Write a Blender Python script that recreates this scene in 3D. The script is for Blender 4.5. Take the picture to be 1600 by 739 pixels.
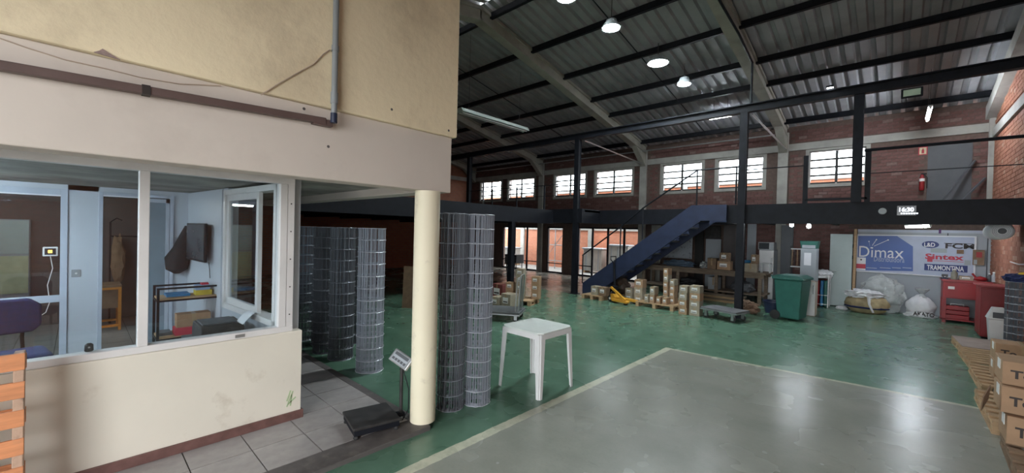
import bpy, bmesh, math, random
from mathutils import Vector, Matrix, noise
random.seed(7)
for o in list(bpy.data.objects):
    bpy.data.objects.remove(o)
scn = bpy.context.scene
COL = scn.collection
R = math.radians
# ------------------------------------------------------------------ camera
H = 1.80
F = 637.58
YAW, PIT, ROL = R(43.268), R(-0.684), R(1.453)
fw = Vector((-math.sin(YAW) * math.cos(PIT), math.cos(YAW) * math.cos(PIT), math.sin(PIT)))
rt = Vector((math.cos(YAW), math.sin(YAW), 0))
up = rt.cross(fw)
rt, up = (math.cos(ROL) * rt + math.sin(ROL) * up, -math.sin(ROL) * rt + math.cos(ROL) * up)
cam = bpy.data.cameras.new('camera')
camo = bpy.data.objects.new('camera', cam)
COL.objects.link(camo)
cam.sensor_width = 36
cam.lens = F / 1600 * 36
cam.clip_start = 0.05
camo.matrix_world = Matrix(((rt.x, up.x, -fw.x, 0), (rt.y, up.y, -fw.y, 0), (rt.z, up.z, -fw.z, H), (0, 0, 0, 1)))
scn.camera = camo
# ------------------------------------------------------------------ sky and exposure
SKY = 8.0
w = bpy.data.worlds.new('sky')
scn.world = w
w.use_nodes = True
w.node_tree.nodes['Background'].inputs[0].default_value = (0.93, 0.97, 1.0, 1)
w.node_tree.nodes['Background'].inputs[1].default_value = SKY
scn.view_settings.view_transform = 'Standard'
scn.view_settings.look = 'None'
scn.view_settings.gamma = 1
scn.view_settings.use_curve_mapping = False
scn.view_settings.exposure = 0.6


def portal(x, y, z, wx, wz, rx):
    l = bpy.data.lights.new('daylight_portal', 'AREA')
    l.shape = 'RECTANGLE'
    l.size, l.size_y = wx, wz
    l.cycles.is_portal = True
    o = bpy.data.objects.new('daylight_portal', l)
    COL.objects.link(o)
    o.location = (x, y, z)
    o.rotation_euler = (rx, 0, 0)


portal(-0.3, -2.45, 1.7, 3.4, 3.4, R(90))          # the open gate behind the camera
portal(-10.6, 14.75, 1.05, 7.6, 2.1, R(-90))        # glazed doors at the back
portal(-8.3, 14.75, 3.85, 15.4, 0.96, R(-90))       # high windows at the back


# ------------------------------------------------------------------ pixel rays (1600 x 739)
def ray(x, y):
    return rt * (x - 800) / F - up * (y - 369.5) / F + fw


def onz(x, y, z=0.0):
    d = ray(x, y)
    return Vector((0, 0, H)) + d * ((z - H) / d.z)


def onx(x, y, X):
    d = ray(x, y)
    return Vector((0, 0, H)) + d * (X / d.x)


def ony(x, y, Y):
    d = ray(x, y)
    return Vector((0, 0, H)) + d * (Y / d.y)


def depth(p):
    return (Vector(p) - Vector((0, 0, H))).dot(fw)


def inview(p):
    d = Vector(p) - Vector((0, 0, H))
    z = d.dot(fw)
    if z < 0.2:
        return False
    return abs(d.dot(rt) / z * F) < 815 and abs(d.dot(up) / z * F) < 385


# ------------------------------------------------------------------ materials
class E:
    """small node-expression helper"""
    def __init__(s, t, k):
        s.t, s.k = t, k

    def op(s, o, b=None, c=None):
        n = s.t.nodes.new('ShaderNodeMath')
        n.operation = o
        s.t.links.new(s.k, n.inputs[0])
        for i, q in ((1, b), (2, c)):
            if q is None:
                continue
            if isinstance(q, E):
                s.t.links.new(q.k, n.inputs[i])
            else:
                n.inputs[i].default_value = q
        return E(s.t, n.outputs[0])

    def __add__(s, b): return s.op('ADD', b)
    def __sub__(s, b): return s.op('SUBTRACT', b)
    def __mul__(s, b): return s.op('MULTIPLY', b)
    def gt(s, b): return s.op('GREATER_THAN', b)
    def lt(s, b): return s.op('LESS_THAN', b)
    def mx(s, b): return s.op('MAXIMUM', b)
    def abs(s): return s.op('ABSOLUTE')
    def inv(s): return (s * -1.0) + 1.0

    def ramp(s, a, b):
        n = s.t.nodes.new('ShaderNodeMapRange')
        s.t.links.new(s.k, n.inputs[0])
        n.inputs[1].default_value = a
        n.inputs[2].default_value = b
        return E(s.t, n.outputs[0])


class Mat:
    def __init__(s, name, coord='Object'):
        s.m = bpy.data.materials.new(name)
        s.m.use_nodes = True
        s.t = s.m.node_tree
        s.b = s.t.nodes['Principled BSDF']
        s.tc = s.t.nodes.new('ShaderNodeTexCoord')
        s.co = s.tc.outputs[coord]

    def noise(s, scale, detail=4, rough=0.55, stretch=None):
        n = s.t.nodes.new('ShaderNodeTexNoise')
        n.inputs['Scale'].default_value = scale
        n.inputs['Detail'].default_value = detail
        n.inputs['Roughness'].default_value = rough
        k = s.co
        if stretch:
            mp = s.t.nodes.new('ShaderNodeMapping')
            mp.inputs['Scale'].default_value = stretch
            s.t.links.new(k, mp.inputs[0])
            k = mp.outputs[0]
        s.t.links.new(k, n.inputs['Vector'])
        return E(s.t, n.outputs[0])

    def xyz(s):
        n = s.t.nodes.new('ShaderNodeSeparateXYZ')
        s.t.links.new(s.co, n.inputs[0])
        return [E(s.t, n.outputs[i]) for i in range(3)]

    def mix(s, f, a, b, mode='MIX'):
        n = s.t.nodes.new('ShaderNodeMix')
        n.data_type = 'RGBA'
        n.blend_type = mode
        if isinstance(f, E):
            s.t.links.new(f.k, n.inputs[0])
        else:
            n.inputs[0].default_value = f
        for i, q in ((6, a), (7, b)):
            if isinstance(q, tuple):
                n.inputs[i].default_value = (*q[:3], 1)
            else:
                s.t.links.new(q, n.inputs[i])
        return n.outputs[2]

    def base(s, k):
        if isinstance(k, tuple):
            s.b.inputs['Base Color'].default_value = (*k, 1)
        else:
            s.t.links.new(k, s.b.inputs['Base Color'])

    def rough(s, k):
        if isinstance(k, E):
            s.t.links.new(k.k, s.b.inputs['Roughness'])
        else:
            s.b.inputs['Roughness'].default_value = k

    def bump(s, e, strength=0.3, dist=0.01):
        n = s.t.nodes.new('ShaderNodeBump')
        n.inputs['Strength'].default_value = strength
        n.inputs['Distance'].default_value = dist
        s.t.links.new(e.k, n.inputs['Height'])
        s.t.links.new(n.outputs[0], s.b.inputs['Normal'])


def mat(name, col, rough=0.6, metal=0.0, var=0.18, scale=5.0, bump=0.0, bscale=60, spec=0.5, dirt=None, dirt_amt=(0.58, 0.75), dscale=2.5, stretch=None):
    M_ = Mat(name)
    n = M_.noise(scale, stretch=stretch)
    lo = tuple(c * (1 - var) for c in col)
    hi = tuple(min(1, c * (1 + var)) for c in col)
    k = M_.mix(n.ramp(0.3, 0.7), lo, hi)
    if dirt:
        k = M_.mix(M_.noise(dscale, 6, 0.65).ramp(*dirt_amt) * 0.7, k, dirt)
    M_.base(k)
    M_.rough((n * 0.2) + (rough - 0.1))
    M_.b.inputs['Metallic'].default_value = metal
    M_.b.inputs['Specular IOR Level'].default_value = spec
    if bump:
        M_.bump(M_.noise(bscale, 5), bump, 0.008)
    return M_.m


def emat(name, col, strength):
    m = bpy.data.materials.new(name)
    m.use_nodes = True
    b = m.node_tree.nodes['Principled BSDF']
    b.inputs['Base Color'].default_value = (*col, 1)
    b.inputs['Emission Color'].default_value = (*col, 1)
    b.inputs['Emission Strength'].default_value = strength
    return m


def glassmat(name, tint, refl=1.0):
    m = bpy.data.materials.new(name)
    m.use_nodes = True
    t = m.node_tree
    t.nodes.clear()
    out = t.nodes.new('ShaderNodeOutputMaterial')
    mx = t.nodes.new('ShaderNodeMixShader')
    tr = t.nodes.new('ShaderNodeBsdfTransparent')
    gl = t.nodes.new('ShaderNodeBsdfGlossy')
    lw = t.nodes.new('ShaderNodeLayerWeight')
    lw.inputs[0].default_value = 0.5
    pw = E(t, lw.outputs['Facing']).op('POWER', 5.0) * 0.9 + 0.04
    tr.inputs[0].default_value = (*tint, 1)
    gl.inputs['Roughness'].default_value = 0.02
    gl.inputs[0].default_value = (refl, refl, refl, 1)
    t.links.new(pw.k, mx.inputs[0])
    t.links.new(tr.outputs[0], mx.inputs[1])
    t.links.new(gl.outputs[0], mx.inputs[2])
    t.links.new(mx.outputs[0], out.inputs[0])
    return m


def plasticfilm(name, col, alpha):
    m = mat(name, col, 0.25, var=0.1, scale=12)
    m.node_tree.nodes['Principled BSDF'].inputs['Alpha'].default_value = alpha
    return m


def floor_mat():
    M_ = Mat('painted_floor')
    x, y, z = M_.xyz()
    nz = M_.noise(3.0, 5)
    wob = (M_.noise(9, 3) - 0.5) * 0.03
    gx = x + wob
    gy = y + wob
    edge = (gx + 2.60) * 0.09 + 6.46
    gray = gx.gt(-2.60) * (gy - edge).lt(0.0)
    l1 = (gx + 2.60).abs().lt(0.05) * (gy - edge).lt(0.05)
    l2 = (gy - edge).abs().lt(0.035) * gx.gt(-2.65)
    line = l1.mx(l2)
    bare = (gx + 6.4).lt(0.0) * (gy - 10.1).gt(0.0)
    green = M_.mix(nz.ramp(0.3, 0.72), (0.076, 0.155, 0.104), (0.115, 0.215, 0.150))
    green = M_.mix(M_.noise(14, 6, 0.7).ramp(0.6, 0.9) * 0.35, green, (0.13, 0.20, 0.15))
    gr = M_.mix(M_.noise(1.6, 6, 0.6).ramp(0.3, 0.7), (0.215, 0.222, 0.188), (0.300, 0.305, 0.262))
    gr = M_.mix(M_.noise(40, 4, 0.7).ramp(0.5, 0.9) * 0.4, gr, (0.16, 0.16, 0.135))
    gr = M_.mix(M_.noise(5, 5, 0.7, (1, 3, 1)).ramp(0.60, 0.85) * 0.40, gr, (0.09, 0.088, 0.076))
    k = M_.mix(gray, green, gr)
    k = M_.mix(bare, k, M_.mix(nz.ramp(0.3, 0.7), (0.20, 0.185, 0.155), (0.30, 0.28, 0.24)))
    lc = M_.mix(M_.noise(7, 5, 0.7).ramp(0.45, 0.75) * 0.7, (0.52, 0.52, 0.40), (0.26, 0.28, 0.21))
    k = M_.mix(line, k, lc)
    scuff = M_.noise(1.1, 5, 0.6).ramp(0.5, 0.9) * 0.22
    k = M_.mix(scuff, k, (0.06, 0.075, 0.06))
    M_.base(k)
    M_.rough((M_.noise(1.5, 3, 0.5) * 0.10) + 0.22)
    M_.bump(M_.noise(60, 3), 0.012, 0.004)
    return M_.m


def brick_mat(name, cols, rough=0.85):
    M_ = Mat(name)
    oi = M_.t.nodes.new('ShaderNodeObjectInfo')
    ge = M_.t.nodes.new('ShaderNodeNewGeometry')
    r = (E(M_.t, oi.outputs['Random']) + E(M_.t, ge.outputs['Random Per Island'])).op('FRACT')
    k = M_.mix(r, cols[0], cols[1])
    k = M_.mix(r.gt(0.93), k, cols[2])
    k = M_.mix(M_.noise(20, 5).ramp(0.4, 0.75) * 0.45, k, tuple(c * 0.55 for c in cols[0]))
    M_.base(k)
    M_.rough(rough)
    M_.bump(M_.noise(90, 4), 0.3, 0.006)
    return M_.m


def brick_tex_mat(name, c1, c2, mortar, bw, bh, axis='x'):
    M_ = Mat(name)
    n = M_.t.nodes.new('ShaderNodeTexBrick')
    x, y, z = M_.xyz()
    cb = M_.t.nodes.new('ShaderNodeCombineXYZ')
    M_.t.links.new((x if axis == 'x' else y).k, cb.inputs[0])
    M_.t.links.new(z.k, cb.inputs[1])
    M_.t.links.new(cb.outputs[0], n.inputs['Vector'])
    n.inputs['Color1'].default_value = (*c1, 1)
    n.inputs['Color2'].default_value = (*c2, 1)
    n.inputs['Mortar'].default_value = (*mortar, 1)
    n.inputs['Scale'].default_value = 1
    n.inputs['Mortar Size'].default_value = 0.008
    n.inputs['Brick Width'].default_value = bw
    n.inputs['Row Height'].default_value = bh
    M_.base(M_.mix(M_.noise(6).ramp(0.4, 0.8) * 0.4, n.outputs[0], tuple(c * 0.6 for c in c1)))
    M_.rough(0.85)
    return M_.m


m_floor = floor_mat()
m_yellow = mat('yellow_wall_paint', (0.80, 0.685, 0.475), 0.75, var=0.06, scale=1.2, bump=0.6, bscale=16, dirt=(0.46, 0.37, 0.25), dirt_amt=(0.52, 0.8), dscale=1.4)
m_fascia = mat('grey_beam_paint', (0.60, 0.535, 0.475), 0.75, var=0.05, scale=1.5, bump=0.12, bscale=22, dirt=(0.46, 0.40, 0.35), dirt_amt=(0.58, 0.85), dscale=1.2)
m_lowwall = mat('cream_wall_paint', (0.75, 0.70, 0.60), 0.7, var=0.05, scale=1.3, bump=0.08, bscale=30, dirt=(0.50, 0.43, 0.33), dirt_amt=(0.62, 0.8), dscale=3.2)
m_column = mat('cream_column_paint', (0.76, 0.69, 0.52), 0.6, var=0.05, scale=2, bump=0.05, dirt=(0.42, 0.36, 0.28), dirt_amt=(0.60, 0.78), dscale=5)
m_skirt = mat('brown_skirting', (0.15, 0.075, 0.065), 0.5, var=0.2, scale=14)
m_tile = mat('grey_ceramic_tile', (0.33, 0.305, 0.295), 0.35, var=0.16, scale=7, bump=0.03, dirt=(0.2, 0.185, 0.17), dirt_amt=(0.5, 0.75), dscale=6)
m_grout = mat('dark_grout', (0.10, 0.09, 0.085), 0.8)
m_border = mat('dark_floor_border', (0.10, 0.088, 0.085), 0.6, var=0.25, scale=12, bump=0.1, dirt=(0.2, 0.18, 0.16), dirt_amt=(0.55, 0.8), dscale=9)
m_slab = mat('stained_concrete_slab', (0.34, 0.32, 0.28), 0.8, var=0.25, scale=1.4, bump=0.15, dirt=(0.10, 0.095, 0.09), dirt_amt=(0.42, 0.66), dscale=1.3)
m_conc = mat('pale_concrete', (0.36, 0.35, 0.32), 0.8, var=0.15, scale=3, bump=0.15, bscale=40, dirt=(0.2, 0.19, 0.18), dscale=2)
m_conc_roof = mat('roof_beam_concrete', (0.33, 0.32, 0.275), 0.8, var=0.15, scale=3, bump=0.15, bscale=40, dirt=(0.2, 0.19, 0.16), dscale=2)
m_sheet = mat('galvanised_roof_sheet', (0.36, 0.365, 0.38), 0.6, 0.0, var=0.14, scale=1.5, dirt=(0.2, 0.2, 0.2), dirt_amt=(0.5, 0.8), dscale=1.0)
m_black = mat('black_painted_steel', (0.009, 0.010, 0.014), 0.55, 0.0, var=0.3, scale=6, spec=0.2)
m_navy = mat('navy_painted_steel', (0.018, 0.026, 0.060), 0.45, 0.0, var=0.2, scale=5)
m_white = mat('white_aluminium', (0.72, 0.70, 0.69), 0.4, var=0.05, scale=4, dirt=(0.5, 0.46, 0.42), dirt_amt=(0.62, 0.82), dscale=5)
m_glass = glassmat('window_glass', (0.93, 0.96, 0.97))
m_dglass = glassmat('door_glass', (0.80, 0.86, 0.9))
m_blueglass = mat('frosted_blue_glass', (0.20, 0.26, 0.31), 0.25, var=0.12, scale=2)
m_officewall = mat('pale_blue_office_wall', (0.50, 0.54, 0.59), 0.55, var=0.04, scale=1.5)
m_alu = mat('pale_blue_door_frame', (0.45, 0.50, 0.58), 0.4, var=0.05)
m_darkroom = mat('unlit_room_and_cupboard_brown', (0.085, 0.075, 0.075), 0.8, var=0.2, scale=2)  # inner room's missing light is put into this brown; the cupboard shares it
m_brick = brick_mat('red_brick', ((0.135, 0.064, 0.056), (0.19, 0.098, 0.086), (0.22, 0.145, 0.13)))
m_brickR = brick_mat('tan_red_brick', ((0.28, 0.105, 0.062), (0.37, 0.16, 0.10), (0.40, 0.24, 0.17)))
m_mortar = mat('brick_mortar', (0.13, 0.09, 0.075), 0.9, var=0.2, scale=12)
m_brickt = brick_tex_mat('far_brick_left', (0.34, 0.12, 0.06), (0.28, 0.09, 0.05), (0.2, 0.15, 0.12), 0.2, 0.085, 'y')
m_brickout = brick_tex_mat('outside_brick_sunlit_tone', (0.55, 0.20, 0.11), (0.48, 0.165, 0.09), (0.42, 0.26, 0.19), 0.22, 0.085, 'x')  # sunlit look put into the raised brick colour; no sun is set
m_wire = mat('galvanised_wire', (0.36, 0.385, 0.44), 0.35, 0.3, var=0.1)
m_rung = mat('bright_cross_wire', (0.72, 0.74, 0.80), 0.3, 0.3, var=0.05)
m_wire_dk = mat('dull_wire', (0.17, 0.18, 0.205), 0.4, 0.3, var=0.15)
m_plastic = mat('white_plastic', (0.72, 0.72, 0.72), 0.4, var=0.04, scale=8, dirt=(0.52, 0.5, 0.46), dirt_amt=(0.6, 0.85), dscale=9)
m_rust = mat('rust_stain_plastic', (0.36, 0.22, 0.15), 0.6)
m_wood = mat('raw_pallet_wood', (0.42, 0.28, 0.16), 0.75, var=0.25, scale=6, bump=0.2, stretch=(1, 1, 8))
m_orangewood = mat('orange_pallet_slat', (0.62, 0.25, 0.11), 0.75, var=0.16, scale=5, bump=0.2, bscale=40, stretch=(8, 1, 8), dirt=(0.42, 0.25, 0.16), dirt_amt=(0.55, 0.8), dscale=6)
m_palewood = mat('pale_rough_stringer', (0.50, 0.33, 0.235), 0.8, var=0.2, scale=9, bump=0.3, dirt=(0.12, 0.07, 0.06), dirt_amt=(0.52, 0.68), dscale=12)
m_bench = mat('worn_bench_wood', (0.165, 0.12, 0.085), 0.7, var=0.3, scale=4, bump=0.1, stretch=(1, 8, 8))
m_card = mat('cardboard', (0.37, 0.235, 0.14), 0.8, var=0.12, scale=7)
m_card2 = mat('pale_cardboard', (0.33, 0.285, 0.215), 0.8, var=0.15, scale=9)
m_card3 = mat('dark_cardboard', (0.20, 0.13, 0.08), 0.8, var=0.2, scale=9)
m_label = mat('paper_label', (0.72, 0.72, 0.70), 0.6, var=0.04)
m_ink = mat('dark_print', (0.03, 0.022, 0.02), 0.6)
m_tape = mat('packing_tape', (0.36, 0.25, 0.14), 0.3)
m_steel = mat('brushed_steel', (0.45, 0.46, 0.47), 0.35, 0.8, var=0.1)
m_dksteel = mat('dark_scuffed_steel', (0.05, 0.048, 0.048), 0.45, 0.4, var=0.3, scale=10)
m_rubber = mat('black_rubber', (0.02, 0.02, 0.02), 0.7)
m_binG = mat('green_bin_plastic', (0.025, 0.13, 0.105), 0.45, var=0.12, scale=6)
m_red = mat('red_enamel', (0.27, 0.014, 0.018), 0.4, var=0.12, scale=5, dirt=(0.15, 0.02, 0.02), dscale=3)
m_redlid = mat('faded_red_top', (0.34, 0.06, 0.065), 0.5)
m_signblue = mat('banner_blue', (0.055, 0.115, 0.36), 0.45, var=0.05)
m_signgrey = mat('banner_pale_blue_grey', (0.42, 0.47, 0.60), 0.45, var=0.05)
m_signwhite = mat('banner_white', (0.75, 0.76, 0.78), 0.45, var=0.03)
m_signred = mat('banner_red', (0.50, 0.03, 0.06), 0.5, var=0.05)
m_signnavy = mat('banner_navy', (0.02, 0.035, 0.16), 0.5, var=0.05)
m_panel = mat('grey_wall_panel', (0.34, 0.37, 0.40), 0.55, var=0.05, scale=1)
m_dpanel = mat('dark_grey_panel', (0.085, 0.09, 0.10), 0.6, var=0.15, scale=2)
m_greydoor = mat('pale_green_grey_door', (0.40, 0.47, 0.46), 0.5, var=0.04)
m_film = plasticfilm('clear_plastic_wrap', (0.62, 0.66, 0.66), 0.62)
m_sack = mat('white_woven_sack', (0.70, 0.70, 0.72), 0.6, var=0.08, scale=10, bump=0.3, bscale=30)
m_tansack = mat('tan_striped_sack', (0.38, 0.30, 0.17), 0.7, var=0.25, scale=8)
m_navycloth = mat('navy_cloth', (0.010, 0.018, 0.075), 0.85, var=0.2, scale=30)
m_blackcloth = mat('black_cloth', (0.012, 0.012, 0.014), 0.85, var=0.3, scale=20)
m_yellowp = mat('yellow_paint', (0.62, 0.30, 0.03), 0.5, var=0.15)
m_bluep = mat('blue_plastic', (0.03, 0.20, 0.42), 0.4)
m_orange = mat('orange_table_frame', (0.66, 0.24, 0.03), 0.5)
m_paper = mat('white_paper', (0.78, 0.79, 0.82), 0.6, var=0.03)
m_pipegrey = mat('grey_pvc_conduit', (0.26, 0.28, 0.29), 0.4, var=0.08)
m_pipebrown = mat('brown_painted_conduit', (0.115, 0.075, 0.068), 0.5, var=0.12)
m_wirecream = mat('cream_cable', (0.45, 0.35, 0.27), 0.6)
m_screen = mat('black_screen', (0.025, 0.027, 0.032), 0.25, var=0.05)
m_tan = mat('tan_floor_tile', (0.42, 0.40, 0.36), 0.3, var=0.08)
m_yard = mat('pale_yard_concrete', (0.20, 0.19, 0.175), 0.85, var=0.12, scale=1)
m_lamp = emat('lamp_glow', (0.86, 0.97, 1.0), 270)
m_lampdim = emat('lamp_glow_soft', (0.88, 0.96, 1.0), 14)
m_tube = emat('tube_glow', (0.85, 0.93, 1.0), 110)
m_clock = emat('clock_digits', (0.8, 0.86, 1.0), 3.0)
m_amber = emat('amber_screen', (1.0, 0.62, 0.10), 1.6)


# ------------------------------------------------------------------ mesh builder
class MB:
    def __init__(s):
        s.v, s.f = [], []

    def add(s, vs, fs):
        n = len(s.v)
        s.v += [tuple(p) for p in vs]
        s.f += [tuple(i + n for i in q) for q in fs]
        return s

    def box(s, x0, x1, y0, y1, z0, z1):
        return s.add([(x0, y0, z0), (x1, y0, z0), (x1, y1, z0), (x0, y1, z0), (x0, y0, z1), (x1, y0, z1), (x1, y1, z1), (x0, y1, z1)],
                     [(0, 3, 2, 1), (4, 5, 6, 7), (0, 1, 5, 4), (1, 2, 6, 5), (2, 3, 7, 6), (3, 0, 4, 7)])

    def cbox(s, c, d):
        return s.box(c[0] - d[0] / 2, c[0] + d[0] / 2, c[1] - d[1] / 2, c[1] + d[1] / 2, c[2] - d[2] / 2, c[2] + d[2] / 2)

    def bar(s, a, b, wd, ht, upv=(0, 0, 1)):
        a, b = Vector(a), Vector(b)
        d = (b - a).normalized()
        u = Vector(upv)
        if abs(d.dot(u)) > 0.98:
            u = Vector((0, 1, 0))
        sd = d.cross(u).normalized() * wd / 2
        u = sd.cross(d).normalized() * ht / 2
        vs = [p + sx * sd + sz * u for p in (a, b) for sx, sz in ((-1, -1), (1, -1), (1, 1), (-1, 1))]
        return s.add(vs, [(0, 1, 2, 3), (7, 6, 5, 4), (0, 4, 5, 1), (1, 5, 6, 2), (2, 6, 7, 3), (3, 7, 4, 0)])

    def tube(s, pts, r, n=8, closed=False, caps=True):
        pts = [Vector(p) for p in pts]
        N = len(pts)
        rings = []
        prev = None
        for i, p in enumerate(pts):
            a = pts[i - 1] if i > 0 else (pts[-1] if closed else p)
            b = pts[(i + 1) % N] if (i < N - 1 or closed) else p
            d = (b - a).normalized()
            if prev is None:
                u = Vector((0, 0, 1)) if abs(d.z) < 0.9 else Vector((1, 0, 0))
                u = (u - d * u.dot(d)).normalized()
            else:
                u = (prev - d * prev.dot(d)).normalized()
            prev = u
            w_ = d.cross(u)
            rr = r[i] if isinstance(r, (list, tuple)) else r
            rings.append([p + rr * (math.cos(t) * u + math.sin(t) * w_) for t in (2 * math.pi * k / n for k in range(n))])
        fs = []
        for i in range(N if closed else N - 1):
            j = (i + 1) % N
            for k in range(n):
                fs.append((i * n + k, i * n + (k + 1) % n, j * n + (k + 1) % n, j * n + k))
        if caps and not closed:
            fs.append(tuple(reversed(range(n))))
            fs.append(tuple(range((N - 1) * n, N * n)))
        return s.add([q for g in rings for q in g], fs)

    def lathe(s, prof, c=(0, 0, 0), n=24, axis='z'):
        vs, fs = [], []
        for r, h in prof:
            for k in range(n):
                t = 2 * math.pi * k / n
                a, b = r * math.cos(t), r * math.sin(t)
                p = {'z': (a, b, h), 'y': (a, h, b), 'x': (h, a, b)}[axis]
                vs.append((p[0] + c[0], p[1] + c[1], p[2] + c[2]))
        for i in range(len(prof) - 1):
            for k in range(n):
                fs.append((i * n + k, i * n + (k + 1) % n, (i + 1) * n + (k + 1) % n, (i + 1) * n + k))
        fs.append(tuple(reversed(range(n))))
        fs.append(tuple(range((len(prof) - 1) * n, len(prof) * n)))
        return s.add(vs, fs)

    def prism(s, poly, a, b, axis='y'):
        """poly in the two other axes, extruded a..b along axis"""
        def P(u, v, h):
            return {'x': (h, u, v), 'y': (u, h, v), 'z': (u, v, h)}[axis]
        n = len(poly)
        vs = [P(u, v, a) for u, v in poly] + [P(u, v, b) for u, v in poly]
        fs = [tuple(range(n)), tuple(reversed(range(n, 2 * n)))]
        fs += [(i, n + i, n + (i + 1) % n, (i + 1) % n) for i in range(n)]
        return s.add(vs, fs)

    def blob(s, c, r, amp=0.15, fr=3.0, seed=0, sub=4, floor=None, squash=None):
        bm = bmesh.new()
        bmesh.ops.create_icosphere(bm, subdivisions=sub, radius=1)
        vs = []
        for v in bm.verts:
            p = v.co.copy()
            k = 1 + amp * noise.noise(p * fr + Vector((seed * 3.1, seed, 0))) + amp * 0.5 * noise.noise(p * fr * 2.7 + Vector((seed, 9, 0)))
            q = Vector((p.x * r[0] * k, p.y * r[1] * k, p.z * r[2] * k))
            if squash:
                f_ = squash(p.z)
                q.x *= f_
                q.y *= f_
            q += Vector(c)
            if floor is not None:
                q.z = max(q.z, floor)
            vs.append(q)
        fs = [tuple(x.index for x in f_.verts) for f_ in bm.faces]
        bm.free()
        return s.add(vs, fs)

    def build(s, name, m, parent=None, smooth=False, bevel=0, loc=None, rot=None, recalc=True):
        me = bpy.data.meshes.new(name)
        me.from_pydata(s.v, [], s.f)
        if recalc:
            bm = bmesh.new()
            bm.from_mesh(me)
            bmesh.ops.recalc_face_normals(bm, faces=bm.faces)
            bm.to_mesh(me)
            bm.free()
        if m:
            me.materials.append(m)
        if smooth:
            me.polygons.foreach_set('use_smooth', [True] * len(me.polygons))
            me.set_sharp_from_angle(angle=R(40))
        o = bpy.data.objects.new(name, me)
        COL.objects.link(o)
        if parent:
            o.parent = parent
        if loc:
            o.location = loc
        if rot:
            o.rotation_euler = rot
        if bevel:
            b = o.modifiers.new('bevel', 'BEVEL')
            b.width = bevel
            b.segments = 2
            b.limit_method = 'ANGLE'
        return o


def tag(o, label, cat, group=None):
    o['label'] = label
    o['category'] = cat
    if group:
        o['group'] = group
    return o


def thing(name, label, cat, loc=(0, 0, 0), rz=0.0, group=None, rot=None):
    o = bpy.data.objects.new(name, None)
    COL.objects.link(o)
    o.empty_display_size = 0.1
    o.location = loc
    o.rotation_euler = rot or (0, 0, rz)
    return tag(o, label, cat, group)


def struct(o):
    o['kind'] = 'structure'
    return o


def sroot(name, loc=(0, 0, 0)):
    o = bpy.data.objects.new(name, None)
    COL.objects.link(o)
    o.location = loc
    return struct(o)


def stuff(o):
    o['kind'] = 'stuff'
    return o


def kids(o):
    return [c for c in COL.objects if c.parent == o]


def dup(root, loc, rz=None, label=None, group=None):
    def cp(o, par):
        c = o.copy()
        COL.objects.link(c)
        c.parent = par
        for k in kids(o):
            cp(k, c)
        return c
    r = cp(root, None)
    r.location = loc
    if rz is not None:
        r.rotation_euler = (0, 0, rz)
    if label:
        r['label'] = label
    if group:
        r['group'] = group
    return r


def text(s, name, m, parent, o, u, v, wd, ht, thick=0.004, bold=0.0):
    """lettering fitted into wd x ht at corner o, along unit vectors u (right) and v (up)"""
    cu = bpy.data.curves.new(name, 'FONT')
    cu.body = s
    cu.extrude = 0.05
    cu.offset = bold
    cu.resolution_u = 3
    ob = bpy.data.objects.new(name, cu)
    COL.objects.link(ob)
    dg = bpy.context.evaluated_depsgraph_get()
    me = bpy.data.meshes.new_from_object(ob.evaluated_get(dg))
    bpy.data.objects.remove(ob)
    bpy.data.curves.remove(cu)
    xs = [p.co.x for p in me.vertices]
    ys = [p.co.y for p in me.vertices]
    x0, x1, y0, y1 = min(xs), max(xs), min(ys), max(ys)
    u, v, o = Vector(u), Vector(v), Vector(o)
    nrm = u.cross(v)
    for p in me.vertices:
        c = p.co.copy()
        p.co = o + u * ((c.x - x0) / (x1 - x0) * wd) + v * ((c.y - y0) / (y1 - y0) * ht) + nrm * (thick if c.z > 0 else 0.0)
    me.materials.clear()
    me.materials.append(m)
    t = bpy.data.objects.new(name, me)
    COL.objects.link(t)
    t.parent = parent
    return t

# ================================================================== THE HALL
BY, RX, LX, FY = 14.5, 1.6, -16.7, -2.4
RIDGE = 6.1


def zs(y):                       # underside of the roof sheets
    return 5.15 + 0.2 * (14.5 - (y if y >= RIDGE else 2 * RIDGE - y))


struct(MB().box(LX - 0.3, RX + 0.3, FY - 0.1, BY + 0.25, -0.12, 0).build('floor', m_floor))
struct(MB().box(-26, 12, BY + 0.25, 30, -0.14, -0.02).build('ground_yard', m_yard))
struct(MB().box(-18, 14, -24, FY - 0.1, -0.14, -0.02).build('ground_forecourt', m_yard))
WIN = [(-15.97, -14.47), (-13.96, -12.32), (-11.09, -9.52), (-9.0, -7.42), (-6.22, -4.86), (-4.36, -3.05), (-1.89, -0.65)]
WZ0, WZ1 = 3.38, 4.33
DOORS = [(-14.3, -11.9), (-11.48, -10.6), (-9.83, -6.98)]
DZ = 2.06


def holed(mb, x0, x1, z0, z1, y0, y1, holes):
    xs = sorted({x0, x1, *[h[0] for h in holes], *[h[1] for h in holes]})
    zz = sorted({z0, z1, *[h[2] for h in holes], *[h[3] for h in holes]})
    for a, b in zip(xs, xs[1:]):
        for c, d in zip(zz, zz[1:]):
            mx_, mz = (a + b) / 2, (c + d) / 2
            if any(h[0] < mx_ < h[1] and h[2] < mz < h[3] for h in holes):
                continue
            mb.box(a, b, y0, y1, c, d)
    return mb


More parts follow.
